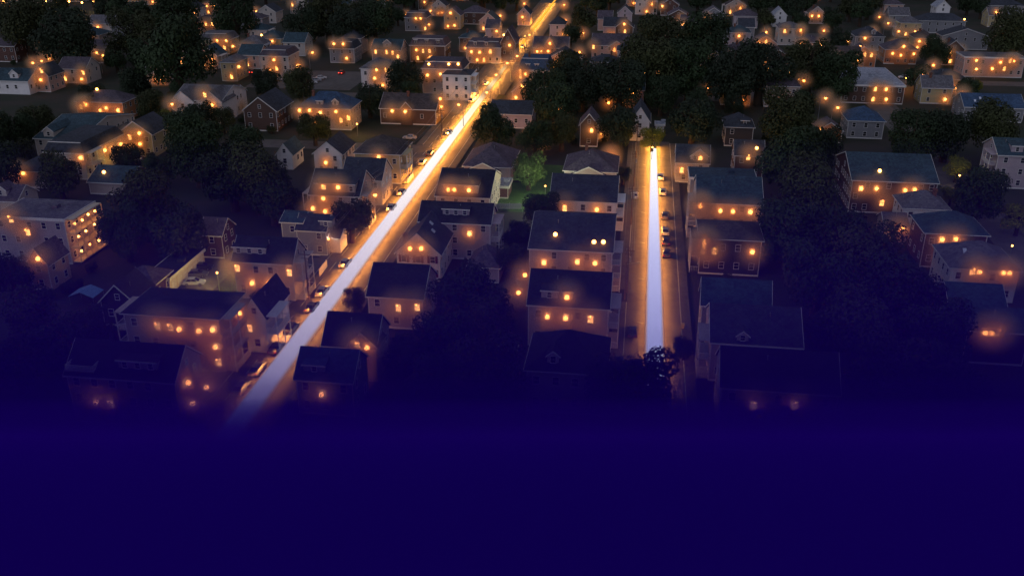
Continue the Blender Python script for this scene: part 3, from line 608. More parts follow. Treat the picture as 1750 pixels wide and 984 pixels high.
Hs('wooden_house','pale tall house with three lamps stacked on its corner',(1331,48),(1372,50),8,d=12,roof='hip',rise=2.6,wall='cream',rc='greyroof',lit=[(1375,40),(1374,52),(1383,29),(1341,54)],nick='stacked-lamp pale house')
Hs('wooden_house','low hip-roofed house with a flaring porch lamp below the stacked-lamp house',(1366,72),(1408,74),5,d=10,roof='hip',rise=2.6,wall='pink',rc='purple',lit=[(1372,73),(1403,76),(1340,68)],nick='flaring porch house')
Hs('wooden_house','dark hip-roofed house with a pale ridge behind the two orange gables',(1462,62),(1512,64),6.4,d=13,roof='hip',rise=4,wall='grey',rc='slate',dorm=[(1489,1497,2.4,'g')],lit=[(1478,66),(1451,71)],nick='dark house behind orange gables')
Hs('wooden_house','plain orange gabled house with three small windows in a row',(1453,92),(1499,95),5.6,d=10,roof='gy',rise=3.2,wall='orange',rc='purple',lit=[(1470,82),(1467,93),(1478,94),(1489,95)],nick='plain orange gable',lampk=.8)
Hs('wooden_house','orange house with red shutters and a lit gable over its hip roof',(1512,84),(1570,87),6.2,d=12,roof='hip',rise=3.8,wall='orange',rc='purple',gab=[(1532,1556,5.9,2.6,.4)],lit=[(1544,80),(1525,92),(1539,95),(1561,93)],shut=True,nick='red-shuttered orange house',lampk=.8)
Hs('wooden_house','house with a cluster of glowing porch lamps beside a long dark roof',(1585,134),(1655,138),5.6,d=11,roof='hip',rise=3,wall='yellow',rc='slate',lit=[(1623,138),(1600,159),(1607,159),(1632,152),(1643,160),(1626,170),(1643,153)],nick='clustered-lamp house')
Hs('apartment_house','wide orange-lit apartment house with five lamps near the right edge',(1650,98),(1752,100),8,d=12,roof='fl',rise=.2,wall='pink',rc='greyroof',lit=[(1709,107),(1726,105),(1732,105),(1716,118),(1729,137),(1668,104),(1695,118)],nick='wide orange apartment house')
Hs('wooden_house','blue-grey roof with two small skylights near the right edge',(1648,182),(1752,186),5,d=13,rise=3.2,wall='grey',rc='blue',sky_l=[(.3,.3),(.2,.2)],nick='skylight roof house')
Hs('wooden_house','grey-blue hip-roofed house below the white-roofed commercial building',(1450,206),(1512,209),5.6,d=12,roof='hip',rise=3.6,wall='grey',rc='blue',nick='grey-blue hip house')
Hs('cottage','small cottage with one lamp beside its front gable among the trees',(1397,222),(1440,224),4,d=8,roof='gy',rise=2.4,wall='orange',rc='purple',lit=[(1401,224)],win=False,nick='one-lamp cottage',cat='cottage')
Hs('wooden_house','dark blue house with a tiny dormer lost among the trees',(1240,217),(1288,219),6,d=11,roof='hip',rise=3.2,wall='dark',rc='slate',dorm=[(1266,1280,1.9,'s')],nick='lost dark blue house')
Hs('wooden_house','pale steep-gabled house at the closed end of the short road',(1078,206),(1110,208),6.4,d=13,roof='gy',rise=4.2,wall='white',rc='slate',nick='pale steep gable')
Hs('shed','small white shed beside the pale steep-gabled house',(1121,213),(1135,214),3.4,d=4,roof='fl',rise=.2,wall='white',rc='pale',win=False,nick='small white shed',cat='shed')
Hs('wooden_house','small gabled house with a lamp on each of two floors among dark trees',(992,212),(1022,214),7,d=10,roof='gy',rise=3.2,wall='brown',rc='purple',lit=[(1011,223),(1023,239)],nick='two-floor lamp house')
Hs('wooden_house','pink house with a steep central gable beside the far end of the long road',(912,80),(970,83),5.6,d=12,rise=3.8,wall='pink',rc='purple',gab=[(929,949,5.8,4.4,.4)],lit=[(940,75),(925,88),(937,88),(965,88)],nick='pink steep-gabled house',lampk=.8)
Hs('wooden_house','brightly lit pink house with a glowing porch under a wide gable',(1012,76),(1082,79),6,d=13,rise=4,wall='pink',rc='purple',gab=[(1036,1072,4.8,3.2,1.5)],lit=[(1050,86),(1057,86),(1064,86),(1081,75),(1083,86),(1007,81)],nick='glowing gable porch house',lampk=1.2)
Hs('wooden_house','thin tall house with two small lamps behind the glowing porch house',(1052,46),(1082,48),8,d=10,roof='gy',rise=3,wall='brown',rc='slate',lit=[(1067,42),(1068,54)],nick='thin two-lamp house')
Hs('wooden_house','small dark hip-roofed house with a chimney among trees at top centre',(1010,106),(1058,108),5.4,d=10,roof='hip',rise=2.6,wall='grey',rc='slate',chim=[(.7,.6)],nick='dark chimney house')
Hs('mansion','house with a blue dome-like mansard roof beside the glowing crossing',(887,118),(940,121),7,d=12,roof='man',rise=4.2,wall='cream',rc='blue',lit=[(898,127),(884,131),(884,122)],chim=[(.3,.35)],dorm=[(899,906,2.2,'s'),(914,921,2.2,'s')],nick='blue dome-roofed house')
Hs('wooden_house','grey house with one lamp near its ridge below the blue dome-roofed house',(876,156),(912,158),6,d=9,roof='gy',rise=3,wall='mauve',rc='purple',lit=[(893,147),(882,167)],nick='ridge-lamp house')
Hs('wooden_house','low slate-roofed house beside the long road at the glowing crossing',(838,193),(908,197),4.8,d=13,rise=3,wall='mauve',rc='slate',nick='low slate-roofed house')
# --- far rows at the top of the picture
for i,(a,b_,y,c,rc_,l,lb,nk) in enumerate([
  (150,190,40,'cream','greyroof',[(168,47)],'low house with one glowing gable end near the top left','low glowing-end house'),
  (190,222,47,'grey','slate',[],'plain grey house touching the low glowing-end house','plain grey far house'),
  (318,336,14,'white','slate',[(333,24),(322,31)],'white gabled house with two small lamps at the top left','white far gable'),
  (272,300,14,'white','purple',[],'pale plain gabled house at the top left edge of the wood','pale far gable'),
  (440,470,20,'cream','slate',[],'bluish gabled house at the top below the first row of trees','bluish far gable'),
  (440,480,66,'yellow','teal',[(466,71),(447,62),(455,80)],'teal-roofed house with a lit gable and porch lamp','teal-roofed lit gable house'),
  (484,520,72,'cream','teal',[],'teal-roofed house joined to a dark-windowed gable','teal-roofed dark-windowed house'),
  (496,530,6,'cream','slate',[(499,3)],'cream gabled house cut by the top edge','top-edge cream gable'),
  (790,830,22,'brown','purple',[],'brown roof beside the church near the top','brown far roof'),
  (830,852,48,'mauve','purple',[(849,54)],'mauve house squeezed beside the church','mauve squeezed house'),
  (885,905,24,'pink','slate',[(893,30)],'pink gabled house beside the far golden band','pink far gable'),
  (940,965,42,'mauve','slate',[(969,60)],'mauve house with a street lamp to its right','mauve lamp-side house'),
  (1022,1046,32,'pink','purple',[],'pinkish gabled house in the far trees','pinkish far gable'),
  (1056,1080,22,'mauve','slate',[],'mauve roof above the thin two-lamp house','mauve far roof'),
  (1256,1296,28,'mauve','purple',[],'dim broad roof in the far wood at right','dim broad far roof'),
  (1262,1290,46,'grey','slate',[],'dim grey house left of the orange gable','dim grey far house'),
  (1322,1345,26,'white','pale',[],'small pale-roofed house at upper right','small pale-roofed house'),
  (1512,1545,8,'pink','purple',[],'pink-roofed house at the top right','pink far-roofed house'),
  (1520,1555,26,'grey','greyroof',[],'grey gabled house above the clustered orange houses','grey gable above orange houses'),
  (1600,1625,12,'white','pale',[],'white-roofed house at the top right','white far-roofed house'),
  (1570,1650,36,'grey','slate',[(1648,35)],'long low grey roof crossing the far yards','long low far roof'),
  (1690,1720,26,'yellow','greyroof',[(1702,22)],'yellowish house with a lamp above it at top right','yellowish far house'),
  (1612,1690,62,'grey','slate',[],'wide dark roof behind the far street lamps','wide dark far roof'),
  (1690,1750,10,'grey','slate',[],'plain dim house in the top right corner','plain corner house'),
  (555,600,6,'grey','teal',[],'dim house at the top edge between dark trees','dim top-edge house'),
  (1130,1160,8,'brick','purple',[(1117,2)],'dim brick house at the top centre edge','dim brick far house')]):
    Hs('wooden_house',lb,(a,y),(b_,y+1),6.2,d=11,roof=('gx','gy','hip')[i%3],rise=3.4,wall=c,rc=rc_,lit=l,nick=nk,dens=3.6)
# small houses that pack the far blocks
rh=random.Random(21); kinds=[('cream','pale cream'),('grey','grey'),('pink','pinkish'),('yellow','yellowish'),('white','white'),('mauve','mauve'),('brown','brown'),('beige','beige')]
nh=0; tr=0; FAR0=len(HOUSES); FARL=set()
while nh<52 and tr<4000:
    tr+=1
    y=rh.uniform(345,640) if nh>12 else rh.uniform(330,430); x=rh.uniform(-y*.62-.137*y,y*.6-.137*y); W_=rh.uniform(8,12); D_=rh.uniform(9,12)
    if R1W-5-W_<x<R1E+4: continue
    if any(h_['x0']-4-W_<x<h_['x1']+4 and h_['y0']-4-D_<y<h_['y1']+5 for h_ in HOUSES): continue
    if any(a<x+W_+2 and x-2<c and b_<y+D_+2 and y-2<d_ for a,b_,c,d_ in [(-158,345,-60,392),(95,390,185,408)]): continue
    k=rh.choice(kinds); hh=rh.uniform(5.6,7.6); p0=proj(x,y,hh); p1=proj(x+W_,y,hh)
    if p0[0]<0 or p1[0]>1750: continue
    best=sorted((math.hypot(q['x0']-x,q['y0']-y),q['nick'],q['x0']-x,q['y0']-y) for q in HOUSES[:FAR0])
    nk=None
    for q in best[:6]:
        ang=math.degrees(math.atan2(-q[3],-q[2]))%360
        rel=['right of','behind','left of','before'][int((ang+45)//90)%4]
        t_=f"{k[1]} house {rel} the {q[1]}"
        if t_ not in FARL and len(t_.split())<12: FARL.add(t_); nk=t_; break
    if not nk: continue
    lit=[]
    for _ in range(rh.choice((1,2,2,3,4))):
        X=x+rh.uniform(1,W_-1); Z=rh.choice((1.7,hh-1.6)); q=proj(X,y,Z); lit.append(q[:2])
    rf_=rh.choice(('gx','gy','hip')); nh+=1
    Hs('wooden_house','small '+nk,p0[:2],p1[:2],hh,d=D_,roof=rf_,rise=rh.uniform(2.6,3.8),wall=k[0],rc=rh.choice(('slate','teal','purple','greyroof','brownroof')),lit=lit,nick=nk,dens=3.4,lampk=rh.choice((.7,1,1.3)),chim=[(.3,.4)] if rh.random()<.5 else (),porches=(('e' if x<0 else 'w'),) if rh.random()<.4 else ())
print('far houses',nh)
# roof deck on the nearest house
d_=deck; rt=d_['root']; mb=MB()
mb.box((.2,-.2,d_['h0']+.3),(4.6,4.6,d_['h0']+.5),1)
for (xa,ya,xb,yb) in((.2,-.2,4.6,-.12),(.2,4.52,4.6,4.6),(.2,-.12,.28,4.52),(4.52,-.12,4.6,4.52)):
    for z in(.75,1.0,1.25,1.5): mb.box((xa,ya,d_['h0']+z),(xb,yb,d_['h0']+z+.06))
for i in range(16):
    t=.2+i*.29; mb.box((t,-.24,d_['h0']+.5),(t+.06,-.2,d_['h0']+1.6)); mb.box((4.6,t-.3,d_['h0']+.5),(4.64,t-.24,d_['h0']+1.6))
link('roof_deck',mb.mesh('roof_deck',[TRIM,WOOD]),rt)
# garage doors on the garage row's east face
g=gar; W_=g['x1']-g['x0']; dd=g['y1']-g['y0']; n=6
for i in range(n):
    y=.8+i*(dd-1.2)/n; mb=MB(); mb.box((W_+.003,y,0),(W_+.06,y+(dd-1.2)/n-.5,2.3))
    for k in range(3): mb.box((W_+.06,y+.05,.7*k+.7),(W_+.075,y+(dd-1.2)/n-.55,.7*k+.73),1)
    link('garage_door',mb.mesh('garage_door',[TRIM,DTRIM]),g['root'])
# glazed lit porch on the end of the flat-roofed block
g=blk; W_=g['x1']-g['x0']; dd=g['y1']-g['y0']; mb=MB(); x0_=W_+.41; x1_=W_+2.0; hh=g['h0']-.5
for i in range(4): mb.box((W_+.003,.3,.5+i*hh/3-.12),(x1_,dd-.3,.5+i*hh/3+.12))
for i in range(6): y=.3+i*(dd-.74)/5; mb.box((x1_-.1,y,.6),(x1_+.04,y+.14,hh+.5))
for i in range(3):
    for j in range(2): mb.box((x1_-.06,.3,.5+i*hh/3+(j+1)*hh/9),(x1_,dd-.3,.5+i*hh/3+(j+1)*hh/9+.08))
    for j in range(2): mb.box((W_+.1,.3,.5+i*hh/3+(j+1)*hh/9),(x1_-.1,.38,.5+i*hh/3+(j+1)*hh/9+.08))
po=link('glazed_porch',mb.mesh('glazed_porch',[mat('cream_porch_paint',(.6,.5,.34),.6,.1,2)]),g['root'])
for (yy,zz) in((.15,.86),(.4,.84),(.62,.88),(.85,.86),(.2,.55),(.45,.57),(.75,.6),(.2,.22),(.5,.24),(.8,.2)):
    lo=link('porch_lamp',g_me,po,(W_+1.1,dd*yy,g['h0']*zz)); lo.scale=(.6,)*3; point(lo,(0,0,0),LAMP_P*1.1,r=.27)
# ------------------------------------------------------------------ trees
def crown_me(seed,n,leaf,m,lobes=16):
    rnd=random.Random(seed); v=[];f=[]
    L=[((0,0,0),.72)]
    for i in range(lobes):
        a=rnd.uniform(0,6.283); zz=rnd.uniform(-.45,.62); rr=rnd.uniform(.4,.72)*math.sqrt(max(.15,1-zz*zz))
        L.append(((rr*math.cos(a),rr*math.sin(a),zz),rnd.uniform(.24,.42)))
    tot=sum(l[1]**2 for l in L)
    for (c,r) in L:
        k=int(n*r*r/tot)
        for _ in range(k):
            z=rnd.uniform(-.75,1); a=rnd.uniform(0,6.283); q=math.sqrt(1-z*z); s=r*rnd.uniform(.72,1.08)
            p=Vector((c[0]+s*q*math.cos(a),c[1]+s*q*math.sin(a),c[2]+s*z*.92))
            nrm=Vector((q*math.cos(a)+rnd.uniform(-.8,.8),q*math.sin(a)+rnd.uniform(-.8,.8),z+rnd.uniform(-.5,.9))).normalized()
            t=nrm.orthogonal().normalized(); t.rotate(Matrix.Rotation(rnd.uniform(0,6.28),3,nrm)); u=nrm.cross(t)
            e=leaf*rnd.uniform(.6,1.3); o=len(v)
            v+=[p-t*e,p-u*e*.55,p+t*e,p+u*e*.55]; f.append((o,o+1,o+2,o+3))
    me=bpy.data.meshes.new('crown'); me.from_pydata(v,[],f); me.materials.append(m); me.update(); return me
CR=[crown_me(i,7000,.045,LEAF[i%3]) for i in range(6)]
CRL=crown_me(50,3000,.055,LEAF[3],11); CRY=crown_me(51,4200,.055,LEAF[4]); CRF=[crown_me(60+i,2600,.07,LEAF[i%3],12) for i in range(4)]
mb=MB(); mb.tube((0,0,0),(0,0,.5),.075,.05,9); rt_=random.Random(4)
for i in range(7):
    a=i*.9+.3; z=.36+.05*i; mb.tube((0,0,z),(.34*math.cos(a),.34*math.sin(a),z+.33),.03,.01,6)
mb.tube((0,0,.5),(.03,.02,1.1),.05,.015,8)
TRK=mb.mesh('trunk',BARK)
LABELS=set(); FILL=[]
def tree(x,y,r,ht,label,me,group=None,name='leafy_tree',cat='tree'):
    o=root(name,(x,y,0),label,cat,group,random.uniform(0,6.28))
    t=link('trunk',TRK,o); t.scale=(ht*.9,ht*.9,ht*.8)
    c=link('crown',me,o,(0,0,ht-r*.95),random.uniform(0,6.28)); c.scale=(r,r*random.uniform(.9,1.08),min(r*1.08,ht*.56))
    return o
def pt(px,py,rp):
    r=6
    for _ in range(6):
        hc=max(2.2,1.15*r); d=ray(px,py); z=(H-hc)/-d[2]; r=rp*z
    return d[0]*z,d[1]*z,r*1.15,hc
def near_house(x,y):
    best=None
    for h in HOUSES:
        cx,cy_=(h['x0']+h['x1'])/2,(h['y0']+h['y1'])/2; q=math.hypot(cx-x,cy_-y)
        if best is None or q<best[0]: best=(q,h,x-cx,y-cy_)
    return best
def auto_label(kind,x,y,r):
    cand=[]
    for h in HOUSES:
        cx,cy_=(h['x0']+h['x1'])/2,(h['y0']+h['y1'])/2; cand.append((math.hypot(cx-x,cy_-y),h,x-cx,y-cy_))
    cand.sort(key=lambda t:t[0])
    for q,h,dx,dy in cand[:40]:
        a=math.degrees(math.atan2(dy,dx))%360
        rel=['to the right of','behind and right of','behind','behind and left of','to the left of','in front and left of','in front of','in front and right of'][int((a+22.5)//45)%8]
        for pre in ([] if q<16 else ['some way ']):
            pass
        lab=f"{kind} {'just ' if q<17 else 'well away '}{rel} the {h['nick']}"
        if lab not in LABELS and len(lab.split())<=16: LABELS.add(lab); return lab
    lab=f"{kind} second {rel} the {h['nick']}"; LABELS.add(lab); return lab
DARK=['broad dark green tree','dark leafy tree','rounded dark tree','tall dark tree']
TL=[(300,100,66,'huge dark dome-shaped tree behind the white twin-gabled house'),(110,70,52,'broad dark tree dome at the upper left'),(45,45,48,'dark tree mass at the far upper left below the lit field'),
 (335,265,50,0),(395,300,56,0),(250,350,58,'great dark tree beside the glazed porch of the flat-roofed block'),(215,400,44,0),(300,400,48,0),(440,305,56,0),(410,262,40,0),(465,340,42,0),
 (100,300,36,'dark tree in front of the long dormered house'),(28,228,34,0),(20,470,36,0),(60,545,52,0),(110,600,44,0),(30,620,50,0),(150,560,34,0),
 (845,222,36,'round dark tree at the kerb of the long road below the crossing'),(692,133,30,'rounded green tree half hiding the white two-deck house'),(600,376,36,'bushy tree at the kerb before the wide lit dormer house'),
 (605,515,20,'low dark bush at the corner of the two yellow windows house'),(1000,140,45,0),(970,125,36,'mid green tree behind the pink steep-gabled house'),(930,160,36,0),(1060,145,44,0),(1110,115,52,0),(1180,120,50,0),(1250,130,50,0),
 (1130,75,44,0),(1200,70,44,0),(1300,120,52,'dark green tree below the orange gabled house'),(1385,115,44,0),(1430,128,40,'spreading tree over the edge of the white commercial roof'),(1185,205,42,'willow-like round tree behind the wide-gable one-lamp house'),
 (1345,205,48,0),(1350,275,54,0),(1400,250,40,0),(1385,330,62,'largest dark tree left of the long brown brick house'),(1350,400,56,0),(1420,400,60,0),(1480,440,56,0),(1400,480,60,0),(1540,500,66,0),(1470,560,66,0),(1590,570,60,0),(1400,560,30,0),(1530,640,70,0),(1620,660,60,0),
 (1620,228,44,0),(1700,222,48,0),(1560,235,40,0),(1670,330,34,0),(1725,60,40,0),(1600,90,24,0),
 (790,505,56,'broad dark tree covering the right half of the two yellow windows house'),(845,540,44,0),(760,580,52,0),(700,610,40,0),(830,640,66,0),(740,670,50,0),(885,405,26,0),(875,445,28,0),
 (1078,668,76,'big round dark tree covering the lower end of the short light band'),(940,600,24,0),(1000,605,22,0),(915,238,30,0),(1055,215,34,0),(960,225,30,0),(1130,165,30,0),(230,140,30,0),(230,60,40,0),(300,20,36,0),(160,170,26,0),(255,180,26,0),(400,30,40,0),(600,45,36,0),(560,30,40,0),(640,40,34,0),(520,40,34,0)]
CAND=[]
for i,(px,py,rp,lb) in enumerate(TL):
    x,y,r,hc=pt(px,py,rp)
    if lb: LABELS.add(lb)
    CAND.append((x,y,r,hc,lb,i))
for x,y,r,hc,lb,i in CAND:
    tree(x,y,r,hc+r*.95,lb or auto_label(DARK[i%4],x,y,r),CR[i%6],name='leafy_tree')
    FILL.append((x,y,r))
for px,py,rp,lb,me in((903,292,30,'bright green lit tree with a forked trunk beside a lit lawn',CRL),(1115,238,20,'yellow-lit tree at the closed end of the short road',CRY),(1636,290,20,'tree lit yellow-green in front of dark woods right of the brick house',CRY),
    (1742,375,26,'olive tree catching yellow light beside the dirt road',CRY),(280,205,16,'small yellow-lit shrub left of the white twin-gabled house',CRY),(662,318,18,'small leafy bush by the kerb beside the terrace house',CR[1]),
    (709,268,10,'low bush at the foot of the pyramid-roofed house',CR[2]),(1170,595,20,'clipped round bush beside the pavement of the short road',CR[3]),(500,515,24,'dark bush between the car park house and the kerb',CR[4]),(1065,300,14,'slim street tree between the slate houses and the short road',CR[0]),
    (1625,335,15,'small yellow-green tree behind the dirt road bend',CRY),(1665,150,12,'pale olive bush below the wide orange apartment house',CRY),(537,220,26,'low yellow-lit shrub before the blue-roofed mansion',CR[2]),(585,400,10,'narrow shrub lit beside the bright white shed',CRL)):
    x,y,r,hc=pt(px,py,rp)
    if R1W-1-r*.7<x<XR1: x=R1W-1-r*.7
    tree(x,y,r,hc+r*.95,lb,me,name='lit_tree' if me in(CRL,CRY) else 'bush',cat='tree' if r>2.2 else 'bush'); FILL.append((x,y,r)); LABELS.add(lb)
# trees that fill the yards without standing in front of a wall the photograph shows
BB=[]
for h in HOUSES:
    q=[proj(x,h['y0'],z) for x in(h['x0'],h['x1']) for z in(1.5,h['h'])]+[proj(x,h['y1'],h['h']) for x in(h['x0'],h['x1'])]
    BB.append((min(p[0] for p in q),max(p[0] for p in q),min(p[1] for p in q),max(p[1] for p in q),h))
rf=random.Random(5); cnt=0; tries=0
OPEN=[(-101,148,-66,194),(-158,348,-108,392),(-22,168,3,180),(-125,264,-66,279),(-240,334,-66,352),(84,150,96,420),(12,350,60,396),(90,390,185,408),(-36,216,-14,250)]
while cnt<222 and tries<30000:
    tries+=1
    y=135+ (rf.random()**.75)*560; sx=y*.62+30; x=rf.uniform(-sx-.137*y,sx-.137*y); r=rf.uniform(4.2,8.6); 
    if y>360: r*=1.25
    ht=r*rf.uniform(1.9,2.3)
    if R1W-2.5-r*.8<x<R1E+2.5+r*.8 or (R2W-3-r*.7<x<R2E+3+r*.7 and y<296+r): continue
    if any(a-r*.6<x<c+r*.6 and b_-r*.6<y<d_+r*.6 for a,b_,c,d_ in OPEN): continue
    if any(h['x0']-r*.55<x<h['x1']+r*.55 and h['y0']-r*.55<y<h['y1']+r*.55 for h in HOUSES): continue
    if any(math.hypot(x-a,y-b_)<(r+c)*.72 for a,b_,c in FILL): continue
    p=proj(x,y,ht-r); rp=r*F/p[2]
    if p[0]<-60 or p[0]>1810: continue
    bad=False
    for a,b_,c,d_,h in BB:
        if h['y0']>y-1:
            ox=min(b_,p[0]+rp*.85)-max(a,p[0]-rp*.85); oy=min(d_,p[1]+rp*.9)-max(c,p[1]-rp*.9)
            if ox>0 and oy>0 and ox*oy>.2*(b_-a)*(d_-c): bad=True;break
    if bad: continue
    cnt+=1; FILL.append((x,y,r))
    tree(x,y,r,ht,auto_label(['dark garden tree','low spreading tree','small rounded tree','dense shadowy tree'][cnt%4],x,y,r),(CR if y<330 else CRF)[cnt%4],group='dark trees filling the yards')
print('fill trees',cnt)
# far woodland beyond the last houses: one mass
v=[];f=[]
rw=random.Random(9); base=CRF[0]; bv=[tuple(q.co) for q in base.vertices]; bf=[tuple(p.vertices) for p in base.polygons]
for i in range(95):
    y=rw.uniform(690,900); x=rw.uniform(-y*.62-.137*y-40,y*.62-.137*y+40)
    if abs(x-XR1)<9: continue
    r=rw.uniform(6,10); a=rw.uniform(0,6.28); ca,sa=math.cos(a),math.sin(a); o=len(v)
    st=1
    v+=[(x+r*(p[0]*ca-p[1]*sa),y+r*(p[0]*sa+p[1]*ca),r*1.1+r*p[2]) for p in bv]; f+=[tuple(k+o for k in q) for q in bf]
me=bpy.data.meshes.new('far_woods'); me.from_pydata(v,[],f); me.materials.append(LEAF[1]); struct('far_woods',me,'stuff')
# ------------------------------------------------------------------ cars
CARP={n:mat('car_paint_'+n,c,.28,.04,1,spec=.6) for n,c in dict(white=(.6,.6,.6),silver=(.35,.35,.37),dark=(.03,.03,.04),red=(.25,.02,.02),grey=(.12,.12,.13),blue=(.05,.08,.18)).items()}
TAIL=emat('tail_light_red',(1,.05,.02),6); TAILO=mat('tail_lens_red',(.2,.01,.01),.2,.05,1,spec=.8); HEADL=mat('headlight_lens',(.6,.6,.6),.15,.05,1,spec=.8)
mb=MB()
pr=[(-2.2,.35),(-2.25,.7),(-2.1,.92),(-1.5,.98),(1.15,.95),(2.05,.78),(2.2,.6),(2.18,.35),(1.75,.32),(-1.75,.32)]
mb.prism(pr,'x',-.86,.86)
tops=[(-1.75,.97,.78),(-1.15,1.42,.6),(.25,1.46,.6),(1.05,.95,.78)]
vs=[];
for y,z,xw in tops: vs+=[(-xw,y,z),(xw,y,z)]
mb.add(vs,[(2,3,5,4)],0); 
for a,b_ in(((-.62,-1.14),(-.76,-1.7)),): pass
car_b=MB(); car_b.v,car_b.f,car_b.m=mb.v,mb.f,mb.m
CB={}
def car_body(c):
    if c not in CB:
        q=MB(); q.add(mb.v,mb.f,0)
        q.add([(-.6,-1.15,1.42),(.6,-1.15,1.42),(.6,.25,1.46),(-.6,.25,1.46),(-.6,-1.15,1.47),(.6,-1.15,1.47),(.6,.25,1.51),(-.6,.25,1.51)],[(0,3,2,1),(4,5,6,7),(0,1,5,4),(1,2,6,5),(2,3,7,6),(3,0,4,7)],0)
        for s in(-1,1):
            q.tube((s*.6,.25,1.47),(s*.79,1.05,.93),.04,.04,5); q.tube((s*.6,-1.15,1.43),(s*.79,-1.75,.95),.05,.05,5); q.tube((s*.6,-.4,1.46),(s*.8,-.4,.95),.035,.035,5)
            q.box((s*.86 if s>0 else -1.0,.75,.9),(1.0 if s>0 else -.86,.95,1.05))
        CB[c]=q.mesh('body',CARP[c])
    return CB[c]
q=MB(); q.add(vs,[(0,1,3,2),(2,3,5,4),(4,5,7,6),(0,2,4,6),(1,7,5,3),(0,6,7,1)]); CGL=q.mesh('window_glass',GLASS)
q=MB(); q.tube((-.1,0,0),(.1,0,0),.32,.32,14); q.tube((-.11,0,0),(.11,0,0),.18,.18,10,1); CWH=q.mesh('wheel',[RUB,METAL])
q=MB(); q.box((-.2,-.03,-.08),(.2,.03,.08)); CHL=q.mesh('headlight',HEADL); q=MB(); q.box((-.2,-.03,-.09),(.2,.03,.09)); CTL=q.mesh('tail_light',TAILO)
q=MB(); q.box((-.2,-.03,-.09),(.2,.03,.09)); CTE=q.mesh('tail_light',TAIL)
def car(px,py,c,label,rz=0,group=None,bright=False):
    x,y=G(px,py,.6); o=root('parked_car',(x,y,.035),label,'car',group,R(rz))
    link('body',car_body(c),o); link('window_glass',CGL,o)
    for s in(-1,1):
        for yy in(-1.35,1.35): link('wheel',CWH,o,(s*.8,yy,.32))
        link('headlight',CHL,o,(s*.6,2.17,.64)); tl=link('tail_light',CTE if bright else CTL,o,(s*.62,-2.235,.76))
GL='cars parked along the kerbs of the long road'; GS='cars parked along the short road'
for px,py,c,lb in((590,449,'silver','silver car at the kerb beside the car park house fence'),(551,497,'silver','silver car at the kerb below the car park house'),(533,524,'grey','grey car just behind the silver one opposite the two yellow windows house'),
  (498,560,'dark','dark car at the kerb beside the narrow white bay house'),(472,594,'dark','dark car at the kerb below the narrow white bay house'),(440,630,'grey','dim grey car beside the end of the big tenement'),(412,662,'grey','dim grey car nearest the roof deck house'),
  (669,354,'white','bright white car at the kerb by the street lamp'),(686,328,'silver','silver car one place beyond the bright white car'),(722,277,'silver','silver car at the kerb below the pyramid-roofed house'),(735,262,'dark','dark car at the kerb beside the pyramid-roofed house porch'),
  (768,226,'white','pale car at the kerb below the half-timbered house'),(806,172,'silver','silver car at the kerb beside the flat white triple-decker'),(830,143,'white','pale car glowing by the crossing lamp'),(873,102,'silver','silver car on the far kerb past the crossing'),(893,80,'white','pale car far up beside the church'),(900,62,'white','pale car farthest up the long road'),
  (497,692,'dark','dark car across the road from the roof deck house beside the blue-roofed house')): car(px,py,c,lb,group=GL)
for px,py,c,lb in((1129,302,'white','white car parked first at the top of the short road'),(1133,328,'silver','pale car second from the top of the short road'),(1136,368,'grey','grey car third from the top of the short road'),(1137,395,'silver','silver-roofed car fourth from the top of the short road'),
  (1138,412,'dark','dark car fifth from the top of the short road'),(1139,432,'dark','dark car lowest in the row on the right kerb'),(1085,334,'white','white car on the left kerb behind a utility pole'),(1081,566,'dark','dark car alone on the left kerb near the big round tree')): car(px,py,c,lb,group=GS)
GP='cars in the car parks'
for px,py,c,lb,rz,br in((346,456,'dark','dark car nearest the back of the lit car park',-80,0),(337,468,'grey','grey car in the middle of the lit car park',-80,0),(332,482,'white','white car lowest in the lit car park',-80,0),(536,428,'dark','dark car in the drive beside the white fence',-75,0),
  (533,141,'white','white car lowest in the far car park',-70,0),(540,137,'silver','silver car in the middle of the far car park row',-70,0),(549,133,'white','white car at the top of the far car park row',-70,0),(584,124,'red','car with glowing red tail lights in the far car park',0,1),
  (432,123,'red','car with glowing red tail lights by the square yellowish house',0,1),(1545,132,'white','white car on the orange-lit street behind the commercial building',90,0),(700,235,'silver','pale car at the corner of the yellow side street',90,0),(229,290,'dark','dark car beside the single-lamp garage house',10,0),(230,272,'white','pale car under the yellow lamp by the green house',80,0),
  (1035,540,'white','white car in the drive beside the two-dormer house',90,0),(866,594,'silver','dim pale car deep in the trees behind the navy fade',90,0)): car(px,py,c,lb,rz,GP,br)
